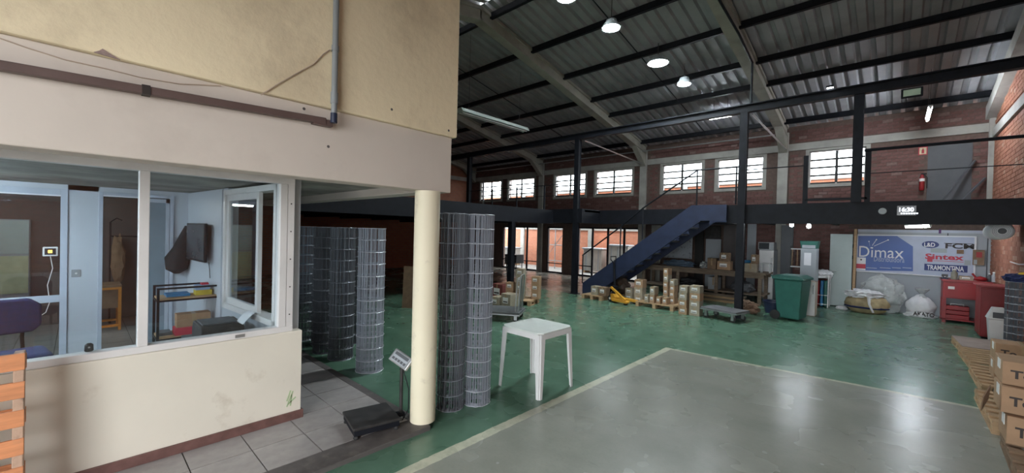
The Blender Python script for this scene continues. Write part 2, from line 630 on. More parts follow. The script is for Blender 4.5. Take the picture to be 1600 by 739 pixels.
holes = [(a, b, WZ0, WZ1) for a, b in WIN] + [(a, b, 0, DZ) for a, b in DOORS]
wall_back = struct(holed(MB(), LX - 0.2, RX + 0.2, 0, 5.12, BY, BY + 0.2, holes).build('wall_back', m_mortar))
struct(holed(MB(), LX - 0.2, RX + 0.2, 0, 5.1, FY - 0.2, FY, [(-2.0, 1.4, 0, 3.4)]).build('wall_front', m_conc))
gab = [(FY, 0), (BY, 0), (BY, zs(BY)), (RIDGE, zs(RIDGE)), (FY, zs(FY))]
struct(MB().prism(gab, LX - 0.2, LX, 'x').build('wall_left', m_brickt))
m_rwall = brick_tex_mat('right_wall_brick', (0.30, 0.12, 0.07), (0.25, 0.09, 0.055), (0.17, 0.13, 0.10), 0.2, 0.085, 'y')
wall_right = struct(MB().prism(gab, RX, RX + 0.2, 'x').build('wall_right', m_rwall))

# bricks: 300 per wall as parts, the others joined
BL, BH, JT = 0.19, 0.075, 0.012


def lay_bricks(wall, place, u0, u1, z0, z1, skip, m, zfun=None):
    spots = []
    row = 0
    z = z0
    while z + BH <= z1:
        u = u0 - (BL / 2 if row % 2 else 0)
        while u < u1:
            a, b = max(u, u0), min(u + BL, u1)
            if b - a > 0.06 and not skip(a, b, z, z + BH) and not (zfun and z + BH > zfun((a + b) / 2)):
                spots.append((a, b, z))
            u += BL + JT
        z += BH + JT
        row += 1
    def key(s_):
        p = place((s_[0] + s_[1]) / 2, s_[2] + BH / 2, 0)
        return depth(p) if (inview(p) and s_[1] - s_[0] > BL * 0.9) else 99
    spots.sort(key=key)
    me = None
    for a, b, z in spots[:300]:
        if me is None:
            pr = MB()
            c = [place(uu, zz, dd) for uu in (-BL / 2, BL / 2) for zz in (0, BH) for dd in (-0.004, 0.014)]
            base = place(0, 0, 0)
            c = [Vector(q) - Vector(base) for q in c]
            xs, ys, zz = zip(*c)
            pr.box(min(xs), max(xs), min(ys), max(ys), min(zz), max(zz))
            o = pr.build('brick', m, wall)
            me = o.data
        else:
            o = bpy.data.objects.new('brick', me)
            COL.objects.link(o)
            o.parent = wall
        p = place((a + b) / 2, z, random.uniform(0, 0.004))
        o.location = p
    rest = MB()
    for a, b, z in spots[300:]:
        p, q = place(a, z, -0.004), place(b, z + BH, 0.014 + random.uniform(0, 0.004))
        rest.box(min(p[0], q[0]), max(p[0], q[0]), min(p[1], q[1]), max(p[1], q[1]), p[2], q[2])
    stuff(rest.build('brickwork', m, wall))


COLX = (-2.53, -6.94, -11.85)


def skip_back(a, b, z0, z1):
    if z0 < 2.45:
        return not (-3.7 < a and b < -0.8 and z1 < 2.3)
    if 4.36 < z1 and z0 < 4.62:
        return True
    if any(a < c + 0.15 and b > c - 0.15 for c in COLX):
        return True
    if 0.5 < b and a < 1.26 and z0 < 4.2:
        return True
    return any(a < h1 + 0.1 and b > h0 - 0.1 and z1 > WZ0 - 0.1 and z0 < WZ1 + 0.1 for h0, h1 in WIN)


lay_bricks(wall_back, lambda u, z, d: (u, BY - d, z), LX, RX - 0.03, 0.03, 5.05, skip_back, m_brick)
lay_bricks(wall_right, lambda u, z, d: (RX - d, u, z), 8.0, BY - 0.03, 0.03, 6.4,
           lambda a, b, z0, z1: z1 > 4.22 and z0 < 4.48, m_brickR, lambda y: zs(y) - 0.5)

# concrete trims, columns, roof beams
trim = sroot('trim_1')
MB().box(LX, RX, BY - 0.05, BY, 4.40, 4.60).build('ring_beam', m_conc, trim)
MB().box(RX - 0.05, RX, 4, BY, 4.25, 4.45).build('ring_beam', m_conc, trim)
MB().box(LX, LX + 0.05, 4, BY, 4.40, 4.60).build('ring_beam', m_conc, trim)
for X in COLX:
    MB().box(X - 0.13, X + 0.13, BY - 0.10, BY, 0, 4.95).build('concrete_column', m_conc, trim, bevel=0.01)
MB().box(RX - 0.1, RX, BY - 0.1, BY, 0, 4.9).build('concrete_column', m_conc, trim, bevel=0.01)
p = [(RX - 0.08, y, zs(y) - 0.32) for y in (BY, RIDGE)]
MB().bar(p[0], p[1], 0.16, 0.3).build('gable_beam', m_conc, trim)
for i, (a, b) in enumerate(WIN):
    s_ = MB()
    for q in ((a - 0.09, a, WZ0 - 0.09, WZ1 + 0.06), (b, b + 0.09, WZ0 - 0.09, WZ1 + 0.06), (a, b, WZ0 - 0.09, WZ0), (a, b, WZ1, WZ1 + 0.06)):
        s_.box(q[0], q[1], BY - 0.03, BY + 0.1, q[2], q[3])
    s_.build('window_surround', m_conc, trim)

roof = sroot('ceiling')
NP = 4
def sheet_mesh():
    mb = MB()
    prof = []
    for k in range(NP):
        x = k * 0.25
        prof += [(x, 0), (x + 0.13, 0), (x + 0.155, 0.07), (x + 0.225, 0.07)]
    prof.append((NP * 0.25 + 0.005, 0))
    y0, y1 = BY + 0.5, RIDGE
    n = len(prof)
    vs = [(x, y, zs(y) + h) for y in (y0, y1) for x, h in prof] + [(x, y, zs(y) + h + 0.004) for y in (y0, y1) for x, h in prof]
    fs = [(i, i + 1, n + i + 1, n + i) for i in range(n - 1)] + [(2 * n + i, 3 * n + i, 3 * n + i + 1, 2 * n + i + 1) for i in range(n - 1)]
    return mb.add(vs, fs)


first = sheet_mesh().build('roof_sheet', m_sheet, roof, recalc=False)
for k in range(19):
    for side in (0, 1):
        o = first if (k == 0 and side == 0) else first.copy()
        if o is not first:
            COL.objects.link(o)
        o.location = (LX - 0.2 + k, 0, 0) if side == 0 else (LX - 0.2 + k + 1, 2 * RIDGE, 0)
        if side:
            o.rotation_euler = (0, 0, math.pi)
RAFX = (-2.53, -6.94, -11.85, -16.4)
for X in RAFX:
    for sgn in (1, -1):
        ya, yb = (BY - 0.05, RIDGE - 0.02) if sgn == 1 else (FY + 0.05, RIDGE + 0.02)
        def zb(y): return zs(y) - 0.30
        b = MB()
        b.prism([(ya, zb(ya)), (yb, zb(yb)), (yb, zb(yb) + 0.2), (ya, zb(ya) + 0.2)], X - 0.08, X + 0.08, 'x')
        b.prism([(ya, zb(ya) - 0.05), (yb, zb(yb) - 0.05), (yb, zb(yb)), (ya, zb(ya))], X - 0.12, X + 0.12, 'x')
        b.prism([(ya, zb(ya) + 0.2), (yb, zb(yb) + 0.2), (yb, zb(yb) + 0.27), (ya, zb(ya) + 0.27)], X - 0.12, X + 0.12, 'x')
        if sgn == 1:
            b.prism([(BY - 0.1, 4.35), (BY - 0.1, zb(BY)), (BY - 1.0, zb(BY - 1.0)), (BY - 0.75, zb(BY - .75) - 0.12)], X - 0.1, X + 0.1, 'x')
        b.build('rafter', m_conc_roof, roof)
PUR = (14.0, 12.8, 11.7, 10.62, 9.22, 7.84, 6.4, 5.0, 3.6, 2.2, 0.8, -0.6, -1.9)
for y in PUR:
    b = MB().box(LX, RX, y - 0.03, y + 0.03, zs(y) - 0.14, zs(y) - 0.012)
    b.box(LX, RX, y - 0.03, y + 0.05, zs(y) - 0.145, zs(y) - 0.13)
    b.build('purlin', m_black, roof)
# thin sag rods between purlins
for X in (-4.6, -9.3):
    MB().tube([(X, 13.9, zs(13.9) - 0.1), (X, 6.4, zs(6.4) - 0.1)], 0.012, 6).build('sag_rod', m_black, roof)

# windows high in the back wall: four tilting vents by two
for i, (a, b) in enumerate(WIN):
    wn = sroot('window_%d' % (i + 3), ((a + b) / 2, BY + 0.06, WZ0))
    ww, wh = b - a, WZ1 - WZ0
    fr = MB()
    for q in ((-ww / 2, -ww / 2 + 0.03, 0, wh), (ww / 2 - 0.03, ww / 2, 0, wh), (-ww / 2, ww / 2, 0, 0.03), (-ww / 2, ww / 2, wh - 0.03, wh)):
        fr.box(q[0], q[1], -0.025, 0.025, q[2], q[3])
    fr.build('window_frame', m_white, wn)
    MB().box(-0.03, 0.03, -0.03, 0.03, 0.03, wh - 0.03).build('mullion', m_dksteel, wn)
    for c in (0, 1):
        for r_ in range(4):
            x0 = -ww / 2 + 0.03 if c == 0 else 0.02
            x1 = -0.02 if c == 0 else ww / 2 - 0.03
            z0 = 0.03 + r_ * (wh - 0.06) / 4
            z1 = z0 + (wh - 0.06) / 4
            pn = MB().box(x0 + 0.01, x1 - 0.01, -0.003, 0.003, z0 + 0.012, z1 - 0.012).build('pane', m_glass, wn)
            MB().box(x0, x1, -0.03, 0.02, z0 - 0.024, z0 + 0.024).build('vent_bar', m_dksteel, wn)

# glazed doors at the back
n_ = 10
for a, b in DOORS:
    wn = sroot('door_%d' % n_, ((a + b) / 2, BY + 0.05, 0))
    n_ += 1
    W2 = (b - a) / 2
    k = max(1, round((b - a) / 0.8))
    stiles = [-W2 + i * (b - a) / k for i in range(k + 1)]
    MB().box(-W2, W2, -0.03, 0.03, DZ - 0.06, DZ).build('head_rail', m_black, wn)
    for i, sx in enumerate(stiles):
        MB().box(sx - 0.035, sx + 0.035, -0.03, 0.03, 0, DZ - 0.06).build('stile', m_black, wn)
    for i in range(k):
        if b > -7.2 and i == 1:
            continue                                  # the leaf that stands open
        x0, x1 = stiles[i] + 0.035, stiles[i + 1] - 0.035
        MB().box(x0, x1, -0.025, 0.025, 0, 0.07).build('bottom_rail', m_black, wn)
        MB().box(x0, x1, -0.025, 0.025, 0.42, 0.46).build('mid_rail', m_black, wn)
        MB().box(x0, x1, -0.004, 0.004, 0.46, DZ - 0.06).build('glass_pane', m_glass, wn)
        MB().box(x0, x1, -0.004, 0.004, 0.07, 0.42).build('glass_pane', m_glass, wn)

# yard wall and things seen through the glass
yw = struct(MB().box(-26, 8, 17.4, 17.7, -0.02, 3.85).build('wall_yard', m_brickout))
MB().box(-26, 8, 17.35, 17.75, 3.85, 3.95).build('coping', m_conc, yw)
MB().box(-26, 8, 17.35, 17.4, 1.95, 2.15).build('concrete_band', m_conc, yw)
for x in (-20, -15.5, -11, -6.5):
    MB().box(x - 0.12, x + 0.12, 17.3, 17.4, -0.02, 3.85).build('pier', m_conc, yw)
wn = sroot('window_20', (-9.9, 17.38, 2.3))
MB().box(-0.6, 0.6, -0.03, 0.02, 0, 0.05).build('sill', m_conc, wn)
MB().box(-0.6, 0.6, -0.02, 0.02, 0.05, 0.7).build('pane', m_dpanel, wn)
for i in range(5):
    MB().box(-0.6 + i * 0.29, -0.56 + i * 0.29, -0.03, 0.02, 0.05, 0.7).build('window_bar', m_white, wn)

sc = thing('yard_scaffold', 'thin grey scaffold frame leaning in the yard behind glass', 'scaffold', (-12.6, 16.6, -0.02))
for x in (-0.7, 0.0, 0.7):
    MB().tube([(x, 0, 0), (x, 0, 2.4)], 0.025, 8).build('upright', m_pipegrey, sc)
for z in (0.4, 1.2, 2.0):
    MB().tube([(-0.7, 0, z), (0.7, 0, z)], 0.02, 8).build('rail', m_pipegrey, sc)
MB().tube([(-0.7, 0, 0.4), (0.7, 0, 2.0)], 0.015, 6).build('diagonal_brace', m_pipegrey, sc)
for x, h, lb in ((-15.6, 0.9, 'pale covered crate stack in the yard beside scaffold'), (-10.2, 1.1, 'grey machine crate in the yard behind middle pane'), (-8.9, 1.3, 'tall pale crate in the yard beside open doorway')):
    t = thing('yard_crate', lb, 'crate', (x, 16.5, -0.02), R(8), 'crates in the yard')
    MB().box(-0.45, 0.45, -0.3, 0.3, 0.1, h).build('body', m_conc, t, bevel=0.02)
    MB().box(-0.5, 0.5, -0.35, 0.35, h, h + 0.06).build('lid', m_panel, t, bevel=0.01)
    for dx in (-0.4, 0.4):
        MB().box(dx - 0.05, dx + 0.05, -0.3, 0.3, 0, 0.1).build('skid', m_wood, t)
    for dx in (-0.3, 0.0, 0.3):
        MB().box(dx - 0.03, dx + 0.03, -0.315, -0.3, 0.12, h - 0.02).build('batten', m_pipegrey, t)

# ------------------------------------------------------------------ mezzanine, its posts and the beam over it
MY = 10.15
mz = sroot('mezzanine')
MB().box(-2.83, RX, MY, MY + 0.14, 2.11, 2.53).build('edge_beam', m_black, mz)
MB().box(LX, -6.75, MY, MY + 0.14, 2.11, 2.53).build('edge_beam', m_black, mz)
MB().box(-6.75, -2.83, MY + 1.0, MY + 1.14, 2.11, 2.53).build('edge_beam', m_black, mz)
MB().box(-6.82, -6.75, MY + 0.14, MY + 1.14, 2.11, 2.53).build('edge_beam', m_black, mz)
MB().box(-2.83, -2.76, MY + 0.14, MY + 1.14, 2.11, 2.53).build('edge_beam', m_black, mz)
MB().box(-7.95, -7.81, 2.6, MY, 2.08, 2.50).build('edge_beam', m_black, mz)
MB().box(-2.76, RX, MY + 0.14, BY, 2.44, 2.5).build('deck', m_dksteel, mz)
MB().box(-6.75, -2.76, MY + 1.14, BY, 2.44, 2.5).build('deck', m_dksteel, mz)
MB().box(LX, -6.75, MY + 0.14, BY, 2.44, 2.5).build('deck', m_dksteel, mz)
MB().box(LX, -7.95, 2.6, MY, 2.40, 2.46).build('deck', m_dksteel, mz)
for x in [LX + 0.5 + i * 1.5 for i in range(12)]:
    ya = MY + 1.14 if -6.85 < x < -2.7 else MY + 0.14
    MB().box(x - 0.04, x + 0.04, ya, BY, 2.2, 2.44).build('joist', m_black, mz)
for y in (3.2, 4.6, 6.0, 7.4, 8.8):
    MB().box(LX, -7.95, y - 0.04, y + 0.04, 2.16, 2.40).build('joist', m_black, mz)
for x, y, z0, z1 in ((-6.95, MY, 0, 4.58), (-2.53, MY, 0, 4.58), (-0.58, MY + 0.02, 2.53, 4.58), (-11.85, MY, 0, 4.58), (-7.88, 8.35, 0, 2.08)):
    b = MB()
    b.box(x - 0.075, x + 0.075, y - 0.07, y - 0.06, z0, z1).box(x - 0.075, x + 0.075, y + 0.06, y + 0.07, z0, z1).box(x - 0.06, x + 0.06, y - 0.06, y + 0.06, z0, z1)
    if z0 == 0:
        b.box(x - 0.13, x + 0.13, y - 0.13, y + 0.13, 0, 0.012)
    b.build('post', m_black, mz)
b = MB().box(LX, RX, MY - 0.01, MY + 0.01, 4.58, 4.74).box(LX, RX, MY - 0.07, MY + 0.07, 4.73, 4.75).box(LX, RX, MY - 0.07, MY + 0.07, 4.57, 4.59)
b.build('tie_beam', m_black, mz)
# guard rail
MB().tube([(-0.48, MY, 3.5), (RX, MY, 3.5)], 0.028, 8).build('top_rail', m_black, mz, smooth=True)
MB().tube([(-0.40, MY, 3.06), (RX, MY, 3.06)], 0.008, 6).build('cable_rail', m_black, mz)
for x in (-1.38, -0.42):
    MB().box(x - 0.04, x + 0.04, MY, MY + 0.06, 2.53, 3.5).build('rail_post', m_black, mz)
MB().box(-1.38, -0.42, MY, MY + 0.05, 2.58, 2.62).build('bottom_rail', m_black, mz)
MB().tube([(-2.5, MY, 3.3), (-1.38, MY, 3.3)], 0.012, 6).build('cable_rail', m_black, mz)
MB().tube([(-11.8, MY, 3.29), (-6.95, MY, 3.29)], 0.012, 6).build('cable_rail', m_black, mz)
MB().tube([(-11.8, MY, 2.95), (-6.95, MY, 2.95)], 0.008, 6).build('cable_rail', m_black, mz)
for x in (-10.6, -9.4, -8.2):
    MB().box(x - 0.02, x + 0.02, MY, MY + 0.04, 2.53, 3.3).build('rail_post', m_black, mz)
# round hole cover on the beam
b = MB().lathe([(0.055, 0), (0.06, 0.015), (0.03, 0.02)], (0, 0, 0), 20, 'y')
p = ony(1379, 330, MY)
b.build('conduit_ring', m_pipegrey, mz, loc=(p.x, MY - 0.02, p.z), smooth=True)

# ------------------------------------------------------------------ stairs
st = thing('steel_staircase', 'navy steel staircase rising to the black mezzanine', 'staircase', (-6.62, MY - 0.07, 0))
def stringer(y):
    L = [(0, 0), (0.30, 0), (3.25, 2.17), (3.80, 2.17), (3.80, 2.54), (3.02, 2.54), (0.0, 0.36)]
    return MB().prism(L, y, y + 0.06, 'y')
stringer(0).build('stringer', m_navy, st)
stringer(1.0).build('stringer', m_navy, st)
NT = 12
for i in range(NT):
    x = 0.16 + i * 0.245
    z = 0.21 + i * 0.18
    MB().box(x, x + 0.26, 0.06, 1.0, z - 0.02, z + 0.02).build('tread', m_dksteel, st)
hr = []
for q in ((910, 399), (970, 354), (1005, 325), (1090, 266), (1155, 264)):
    p = ony(q[0], q[1], MY - 0.04)
    hr.append((p.x + 6.62, 0.03, p.z))
hr[-1] = (hr[-1][0], 0.03, hr[-2][2])
MB().tube(hr, 0.02, 8).build('handrail', m_black, st, smooth=True)
b_ = [(hr[0][0] + 0.02, 0.03, 0.35), (hr[1][0], 0.03, 1.2), (hr[2][0], 0.03, 1.65), (hr[3][0], 0.03, 2.54), (hr[4][0] - 0.05, 0.03, 2.54)]
for (x, y, z), t in zip(b_, hr):
    MB().tube([(x, y, z), (x, y, t[2])], 0.018, 8).build('baluster', m_black, st)

# clock on the beam
p0, p1 = ony(1405, 333, MY - 0.03), ony(1428, 326, MY - 0.03)
ck = thing('led_clock', 'small black clock with glowing white digits on mezzanine beam', 'clock', (p0.x, MY - 0.03, p0.z - 0.03))
MB().box(-0.03, p1.x - p0.x + 0.03, 0, 0.028, -0.01, 0.16).build('housing', m_screen, ck)
text('16:30', 'digits', m_clock, ck, (0, -0.002, 0.055), (1, 0, 0), (0, 0, 1), p1.x - p0.x, 0.075, 0.003, 0.02)
for i in range(7):
    MB().box(0.02 + i * 0.033, 0.042 + i * 0.033, -0.004, 0, 0.015, 0.033).build('indicator', m_clock, ck)

# ------------------------------------------------------------------ lamps
def highbay(px, py, z, label, m, r=0.17):
    p = onz(px, py, z)
    t = thing('high_bay_lamp', label, 'lamp', tuple(p), group='high bay lamps under the roof')
    MB().lathe([(0.06, 0.16), (0.10, 0.16), (0.12, 0.10), (r, 0.05), (r + 0.03, 0.0), (r, 0.0), (r - 0.01, 0.03), (0.05, 0.05)], (0, 0, 0), 24).build('reflector', m_pipegrey, t, smooth=True)
    MB().lathe([(0.02, -0.012), (r - 0.02, -0.006), (r - 0.015, 0.02), (0.02, 0.03)], (0, 0, 0), 24).build('lens', m, t, smooth=True)
    MB().tube([(0, 0, 0.16), (0, 0, zs(p.y) - p.z - 0.02)], 0.008, 6).build('hanger', m_dksteel, t)


highbay(1028, 99, 5.75, 'brightest round lamp hanging under the corrugated roof', m_lamp, 0.22)
highbay(955, 44, 5.9, 'round roof lamp hanging nearer the ridge than the brightest one', m_lamp)
highbay(1069, 132, 5.5, 'dim round roof lamp hanging between brightest lamp and back wall', m_lampdim, 0.16)
highbay(885, -3, 6.1, 'round roof lamp hanging closest to the roof ridge', m_lamp)


def tube_lamp(name, a, b, label, zc, glow=m_tube):
    a, b = Vector(a), Vector(b)
    t = thing(name, label, 'lamp', tuple(a), group='fluorescent tube lamps')
    d = b - a
    e = d.normalized()
    MB().tube([e * 0.02, d - e * 0.02], 0.022, 10).build('tube', glow, t, smooth=True)
    MB().bar(Vector((0, 0, 0.05)), d + Vector((0, 0, 0.05)), 0.07, 0.035).build('housing', m_white, t)
    for q in (Vector((0, 0, 0)), d):
        MB().cbox((q.x, q.y, q.z + 0.01), (0.04, 0.04, 0.06)).build('socket', m_white, t)
    if zc:
        for f_ in (0.2, 0.8):
            q = d * f_
            MB().tube([(q.x, q.y, 0.06), (q.x, q.y, zc - a.z)], 0.004, 5).build('hanger', m_dksteel, t)


a, b = ony(1108, 186, 12.2), ony(1144, 181, 12.2)
tube_lamp('tube_lamp', (a.x, 12.2, a.z), (b.x, 12.2, a.z), 'glowing tube lamp hung below the roof over the mezzanine stairs', zs(12.2))
a = ony(1452, 176, 12.6)
tube_lamp('tube_lamp', (a.x, 12.2, a.z), (a.x, 13.4, a.z), 'glowing tube lamp by the brick wall above the mezzanine guard rail', zs(12.8), emat('bright_tube_glow', (0.85, 0.93, 1.0), 160))
a = ony(1437, 350, 12.4)
tube_lamp('tube_lamp', (a.x - 0.2, 12.9, 2.13), (a.x + 0.15, 12.1, 2.13), 'glowing tube lamp under the mezzanine in front of the blue banner', 2.44)
for q, lb in (((1237, 350), 'small glowing bulb under the mezzanine beside the dark post'), ((1264, 352), 'bright glowing bulb under the mezzanine above the white locker')):
    p = ony(q[0], q[1], 12.0)
    t = thing('pendant_bulb', lb, 'lamp', tuple(p))
    MB().lathe([(0.01, -0.07), (0.04, -0.05), (0.045, -0.01), (0.02, 0.03)], (0, 0, 0), 16).build('bulb', m_tube, t, smooth=True)
    MB().lathe([(0.025, 0.03), (0.03, 0.08), (0.01, 0.1)], (0, 0, 0), 12).build('socket', m_white, t)
    MB().tube([(0, 0, 0.1), (0, 0, 2.44 - p.z)], 0.006, 5).build('cable', m_black, t)
# unlit long fixture near the office
a, b = onx(718, 172, -7.9), onx(822, 205, -7.9)
t = thing('unlit_tube_fixture', 'long unlit pale metal light fixture hung under the roof', 'light fixture', (-7.9, a.y, a.z))
L = b.y - a.y
MB().prism([(-0.14, -0.04), (0.14, -0.04), (0.07, 0.06), (-0.07, 0.06)], 0, L, 'y').build('housing', mat('pale_green_metal', (0.40, 0.45, 0.42), 0.45), t, bevel=0.006)
for x in (-0.06, 0.06):
    MB().tube([(x, 0.05, -0.055), (x, L - 0.05, -0.055)], 0.014, 8).build('tube', m_plastic, t, smooth=True)
for y in (0.3, L - 0.3):
    MB().tube([(0, y, 0.06), (0, y, zs(a.y + y) - a.z)], 0.004, 5).build('hanger_wire', m_dksteel, t)
# small sign box and spotlight on the beam
p = ony(1425, 142, MY - 0.1)
t = thing('emergency_light', 'small pale green emergency light fixed to the roof beam', 'emergency light', (p.x, MY - 0.06, p.z - 0.04))
MB().box(-0.14, 0.14, -0.05, 0, -0.07, 0.09).build('case', m_black, t, bevel=0.008)
MB().box(-0.11, 0.11, -0.056, -0.05, -0.045, 0.065).build('lens', mat('pale_green_lens', (0.42, 0.52, 0.40), 0.4), t)
p = ony(1297, 137, MY - 0.1)
t = thing('small_floodlight', 'tiny lit floodlight clipped under the black roof beam', 'floodlight', (p.x, MY - 0.1, p.z))
MB().box(-0.06, 0.06, -0.03, 0.03, 0, 0.04).build('case', m_black, t)
MB().box(-0.05, 0.05, -0.025, 0.025, -0.008, 0).build('lens', m_lampdim, t)

# conduits and rods at the eaves
t = tag(MB().tube([(-16.2, 14.1, 4.86), (-2.7, 14.1, 4.86)], 0.02, 8).build('eaves_conduit', m_steel, smooth=True), 'long bright steel conduit running under the eaves above high windows', 'conduit')
for i, (a, b, lb) in enumerate((((-6.8, MY + 0.1, 4.55), (-6.94, 14.3, 4.45), 'thin steel brace pipe from beam to the column nearer the office'),
                                ((-2.4, MY + 0.1, 4.55), (-2.45, 14.35, 4.45), 'thin steel brace pipe from beam to the column above the bench'))):
    tag(MB().tube([a, b], 0.022, 8).build('brace_pipe', m_steel, smooth=True), lb, 'pipe')
p = ony(757, 272, BY)
tag(MB().tube([(p.x, BY - 0.05, 2.5), (p.x, BY - 0.05, 4.35)], 0.05, 10).build('downpipe', m_pipegrey, smooth=True), 'grey downpipe between two high windows on back wall', 'pipe')
tag(MB().tube([(-2.46, 7.6, zs(7.6) - 0.38), (-2.40, 9.0, zs(9.0) - 0.38), (-2.40, 10.1, zs(10.1) - 0.39), (-2.4, 10.1, 4.75)], 0.025, 8).build('cable_conduit', m_black, smooth=True), 'black cable conduit clipped along the concrete rafter', 'conduit')

# ------------------------------------------------------------------ mezzanine back-wall things
p0, p1 = ony(1455, 225, BY), ony(1524, 310, BY)
al = struct(MB().box(0.52, 1.26, BY - 0.02, BY, 2.5, 4.2).build('trim_2', m_dpanel))
for q, lb in ((0.0, 'dark metal ladder rail leaning on grey panel, higher one'), (0.28, 'dark metal ladder rail leaning on grey panel, lower one')):
    tag(MB().bar((0.62 + q, BY - 0.35, 2.5), (1.3 + q * 0.6, BY - 0.06, 3.75 - q * 1.5), 0.05, 0.03).build('leaning_rail', m_dpanel), lb, 'rail')
p = ony(1442, 236, BY)
t = thing('extinguisher_sign', 'small red framed extinguisher sign on the brick wall', 'sign', (p.x, BY - 0.02, p.z))
MB().box(-0.08, 0.08, -0.005, 0, -0.1, 0.1).build('plate', m_signred, t)
MB().box(-0.062, 0.062, -0.008, -0.004, -0.082, 0.082).build('panel', mat('cream_sign', (0.6, 0.5, 0.32), 0.5), t)
MB().lathe([(0.022, -0.06), (0.022, 0.02), (0.008, 0.04), (0.008, 0.06)], (0, -0.01, 0), 10).build('symbol', m_signred, t)
t = thing('fire_extinguisher', 'red fire extinguisher hung below its sign on mezzanine', 'extinguisher', (p.x, BY - 0.1, 2.98))
MB().lathe([(0.035, 0.1), (0.05, 0.12), (0.05, 0.4), (0.03, 0.47), (0.025, 0.5)], (0, 0, 0), 18).build('cylinder', m_red, t, smooth=True)
MB().box(-0.02, 0.08, -0.015, 0.015, 0.5, 0.53).build('lever', m_black, t)
MB().tube([(0.03, 0, 0.5), (0.09, 0, 0.42), (0.09, 0, 0.15)], 0.01, 6).build('hose', m_rubber, t)
MB().lathe([(0.052, 0.33), (0.052, 0.40)], (0, 0, 0), 18).build('paper_band', m_label, t)

# ================================================================== THE OFFICE BLOCK
OX = -3.96          # outer face of the low wall
FX = -3.08          # face of the grey fascia beam
PZ = 0.04           # raised floor
YB = 2.41
plat = struct(MB().box(-10.5, -3.0, FY, 2.18, 0, 0.03).build('floor_office', m_grout))
MB().box(-3.23, -3.0, FY, 2.18, 0.03, PZ).build('border_strip', m_border, plat)
MB().box(-10.5, -3.23, 2.10, 2.18, 0.03, PZ).build('border_strip', m_border, plat)
TS = 0.385
tl = None
for i in range(19):
    for j in range(12):
        x1 = -3.232 - i * TS
        y1 = 2.098 - j * TS
        if tl is None:
            tl = MB().box(-TS + 0.004, -0.004, -TS + 0.004, -0.004, 0, 0.011).build('tile', m_tile, plat, loc=(x1, y1, 0.03))
        else:
            o = tl.copy()
            COL.objects.link(o)
            o.location = (x1, y1, 0.03)

wl = struct(MB().box(OX - 0.14, OX, FY, 1.42, PZ, 0.845).build('wall_office', m_lowwall, bevel=0.006))
sk = struct(MB().box(OX, OX + 0.018, FY, 1.42, PZ, 0.115).box(OX - 0.14, OX + 0.018, 1.42, 1.438, PZ, 0.115).build('baseboard_office', m_skirt, bevel=0.004))
# green paint smear on the wall
gs = MB()
for a, b in (((0, 0), (0.05, 0.13)), ((0.03, 0), (0.04, 0.10)), ((0.01, 0.02), (0.075, 0.07)), ((0.0, 0.05), (0.03, 0.14))):
    gs.bar((OX + 0.0015, 1.30 + a[0], 0.17 + a[1]), (OX + 0.0015, 1.30 + b[0], 0.17 + b[1]), 0.012, 0.002, (1, 0, 0))
gs.build('paint_smear', mat('pale_green_smear', (0.45, 0.56, 0.33), 0.7), wl)

# upper block: slab, grey fascia beam, yellow wall
blk = sroot('wall_upper')
MB().box(FX - 0.2, FX, FY, YB, 2.15, 2.67).build('fascia_beam', m_fascia, blk, bevel=0.008)
MB().box(-8.2, FX - 0.2, YB - 0.2, YB, 2.15, 2.67).build('fascia_beam', m_fascia, blk, bevel=0.008)
MB().box(-10.5, FX - 0.2, FY, YB - 0.2, 2.23, 2.40).build('slab', m_slab, blk)
MB().box(FX - 0.16, FX + 0.035, FY, YB + 0.035, 2.67, 5.25).build('plaster_wall', m_yellow, blk, bevel=0.012)
MB().box(-8.2, FX - 0.16, YB - 0.13, YB + 0.035, 2.67, 5.25).build('plaster_wall', m_yellow, blk, bevel=0.012)
# chipped plaster at the lower edge of the yellow wall
p = onx(155, 86, FX + 0.04)
ch = MB().prism([(p.y - 0.02, 2.672), (p.y + 0.08, 2.664), (p.y + 0.05, 2.678), (p.y + 0.012, 2.70), (p.y + 0.0, 2.686)], FX + 0.030, FX + 0.041, 'x')
ch.build('plaster_chip', mat('bare_mortar_chip', (0.30, 0.22, 0.20), 0.9, var=0.3, scale=30), blk)
for q in ((513, 229), (475, 170), (612, 171), (701, 204)):
    p = onx(q[0], q[1], FX if q[1] > 200 and q[0] < 600 else FX + 0.036)
    MB().lathe([(0.004, -0.002), (0.011, 0.001), (0.006, 0.002)], (p.x, p.y, p.z), 8, 'x').build('nail_hole', m_border, blk)
MB().lathe([(0.115, PZ), (0.115, 2.15)], (-3.15, 2.20, 0), 40).build('round_column', m_column, blk, smooth=True)

# pipes and wires on the block
t = thing('grey_conduit', 'upright grey conduit clipped to the yellow upper wall', 'conduit', (FX + 0.07, 1.27, 2.56))
MB().tube([(0, 0, 0.06), (0, 0, 2.6)], 0.021, 12).build('pipe', m_pipegrey, t, smooth=True)
MB().tube([(0, 0, 0.14), (0, 0, 0.22)], 0.026, 12).build('coupling', m_pipegrey, t, smooth=True)
MB().tube([(0, 0, 0.52), (0, 0, 0.56)], 0.026, 12).build('coupling', m_pipegrey, t, smooth=True)
MB().tube([(0, 0, 0.0), (0, 0, 0.07)], 0.024, 12).build('open_end', m_navy, t, smooth=True)
p0, p1 = onx(0, 103, FX + 0.03), onx(508, 190, FX + 0.03)
t = thing('brown_conduit', 'long brown painted conduit running along grey beam', 'conduit', (FX + 0.034, p1.y, p1.z))
d = Vector((0, FY + 0.02 - p1.y, (p0.z - p1.z) * 1.0))
d.z = (p0.z - p1.z) * (d.y / (p0.y - p1.y))
MB().bar((0, 0, 0), d, 0.05, 0.045).build('channel', m_pipebrown, t, bevel=0.006)
k = (onx(227, 143, FX).y - p1.y) / d.y
MB().bar(d * (k - 0.005), d * (k + 0.005), 0.056, 0.052).build('joint', m_ink, t)
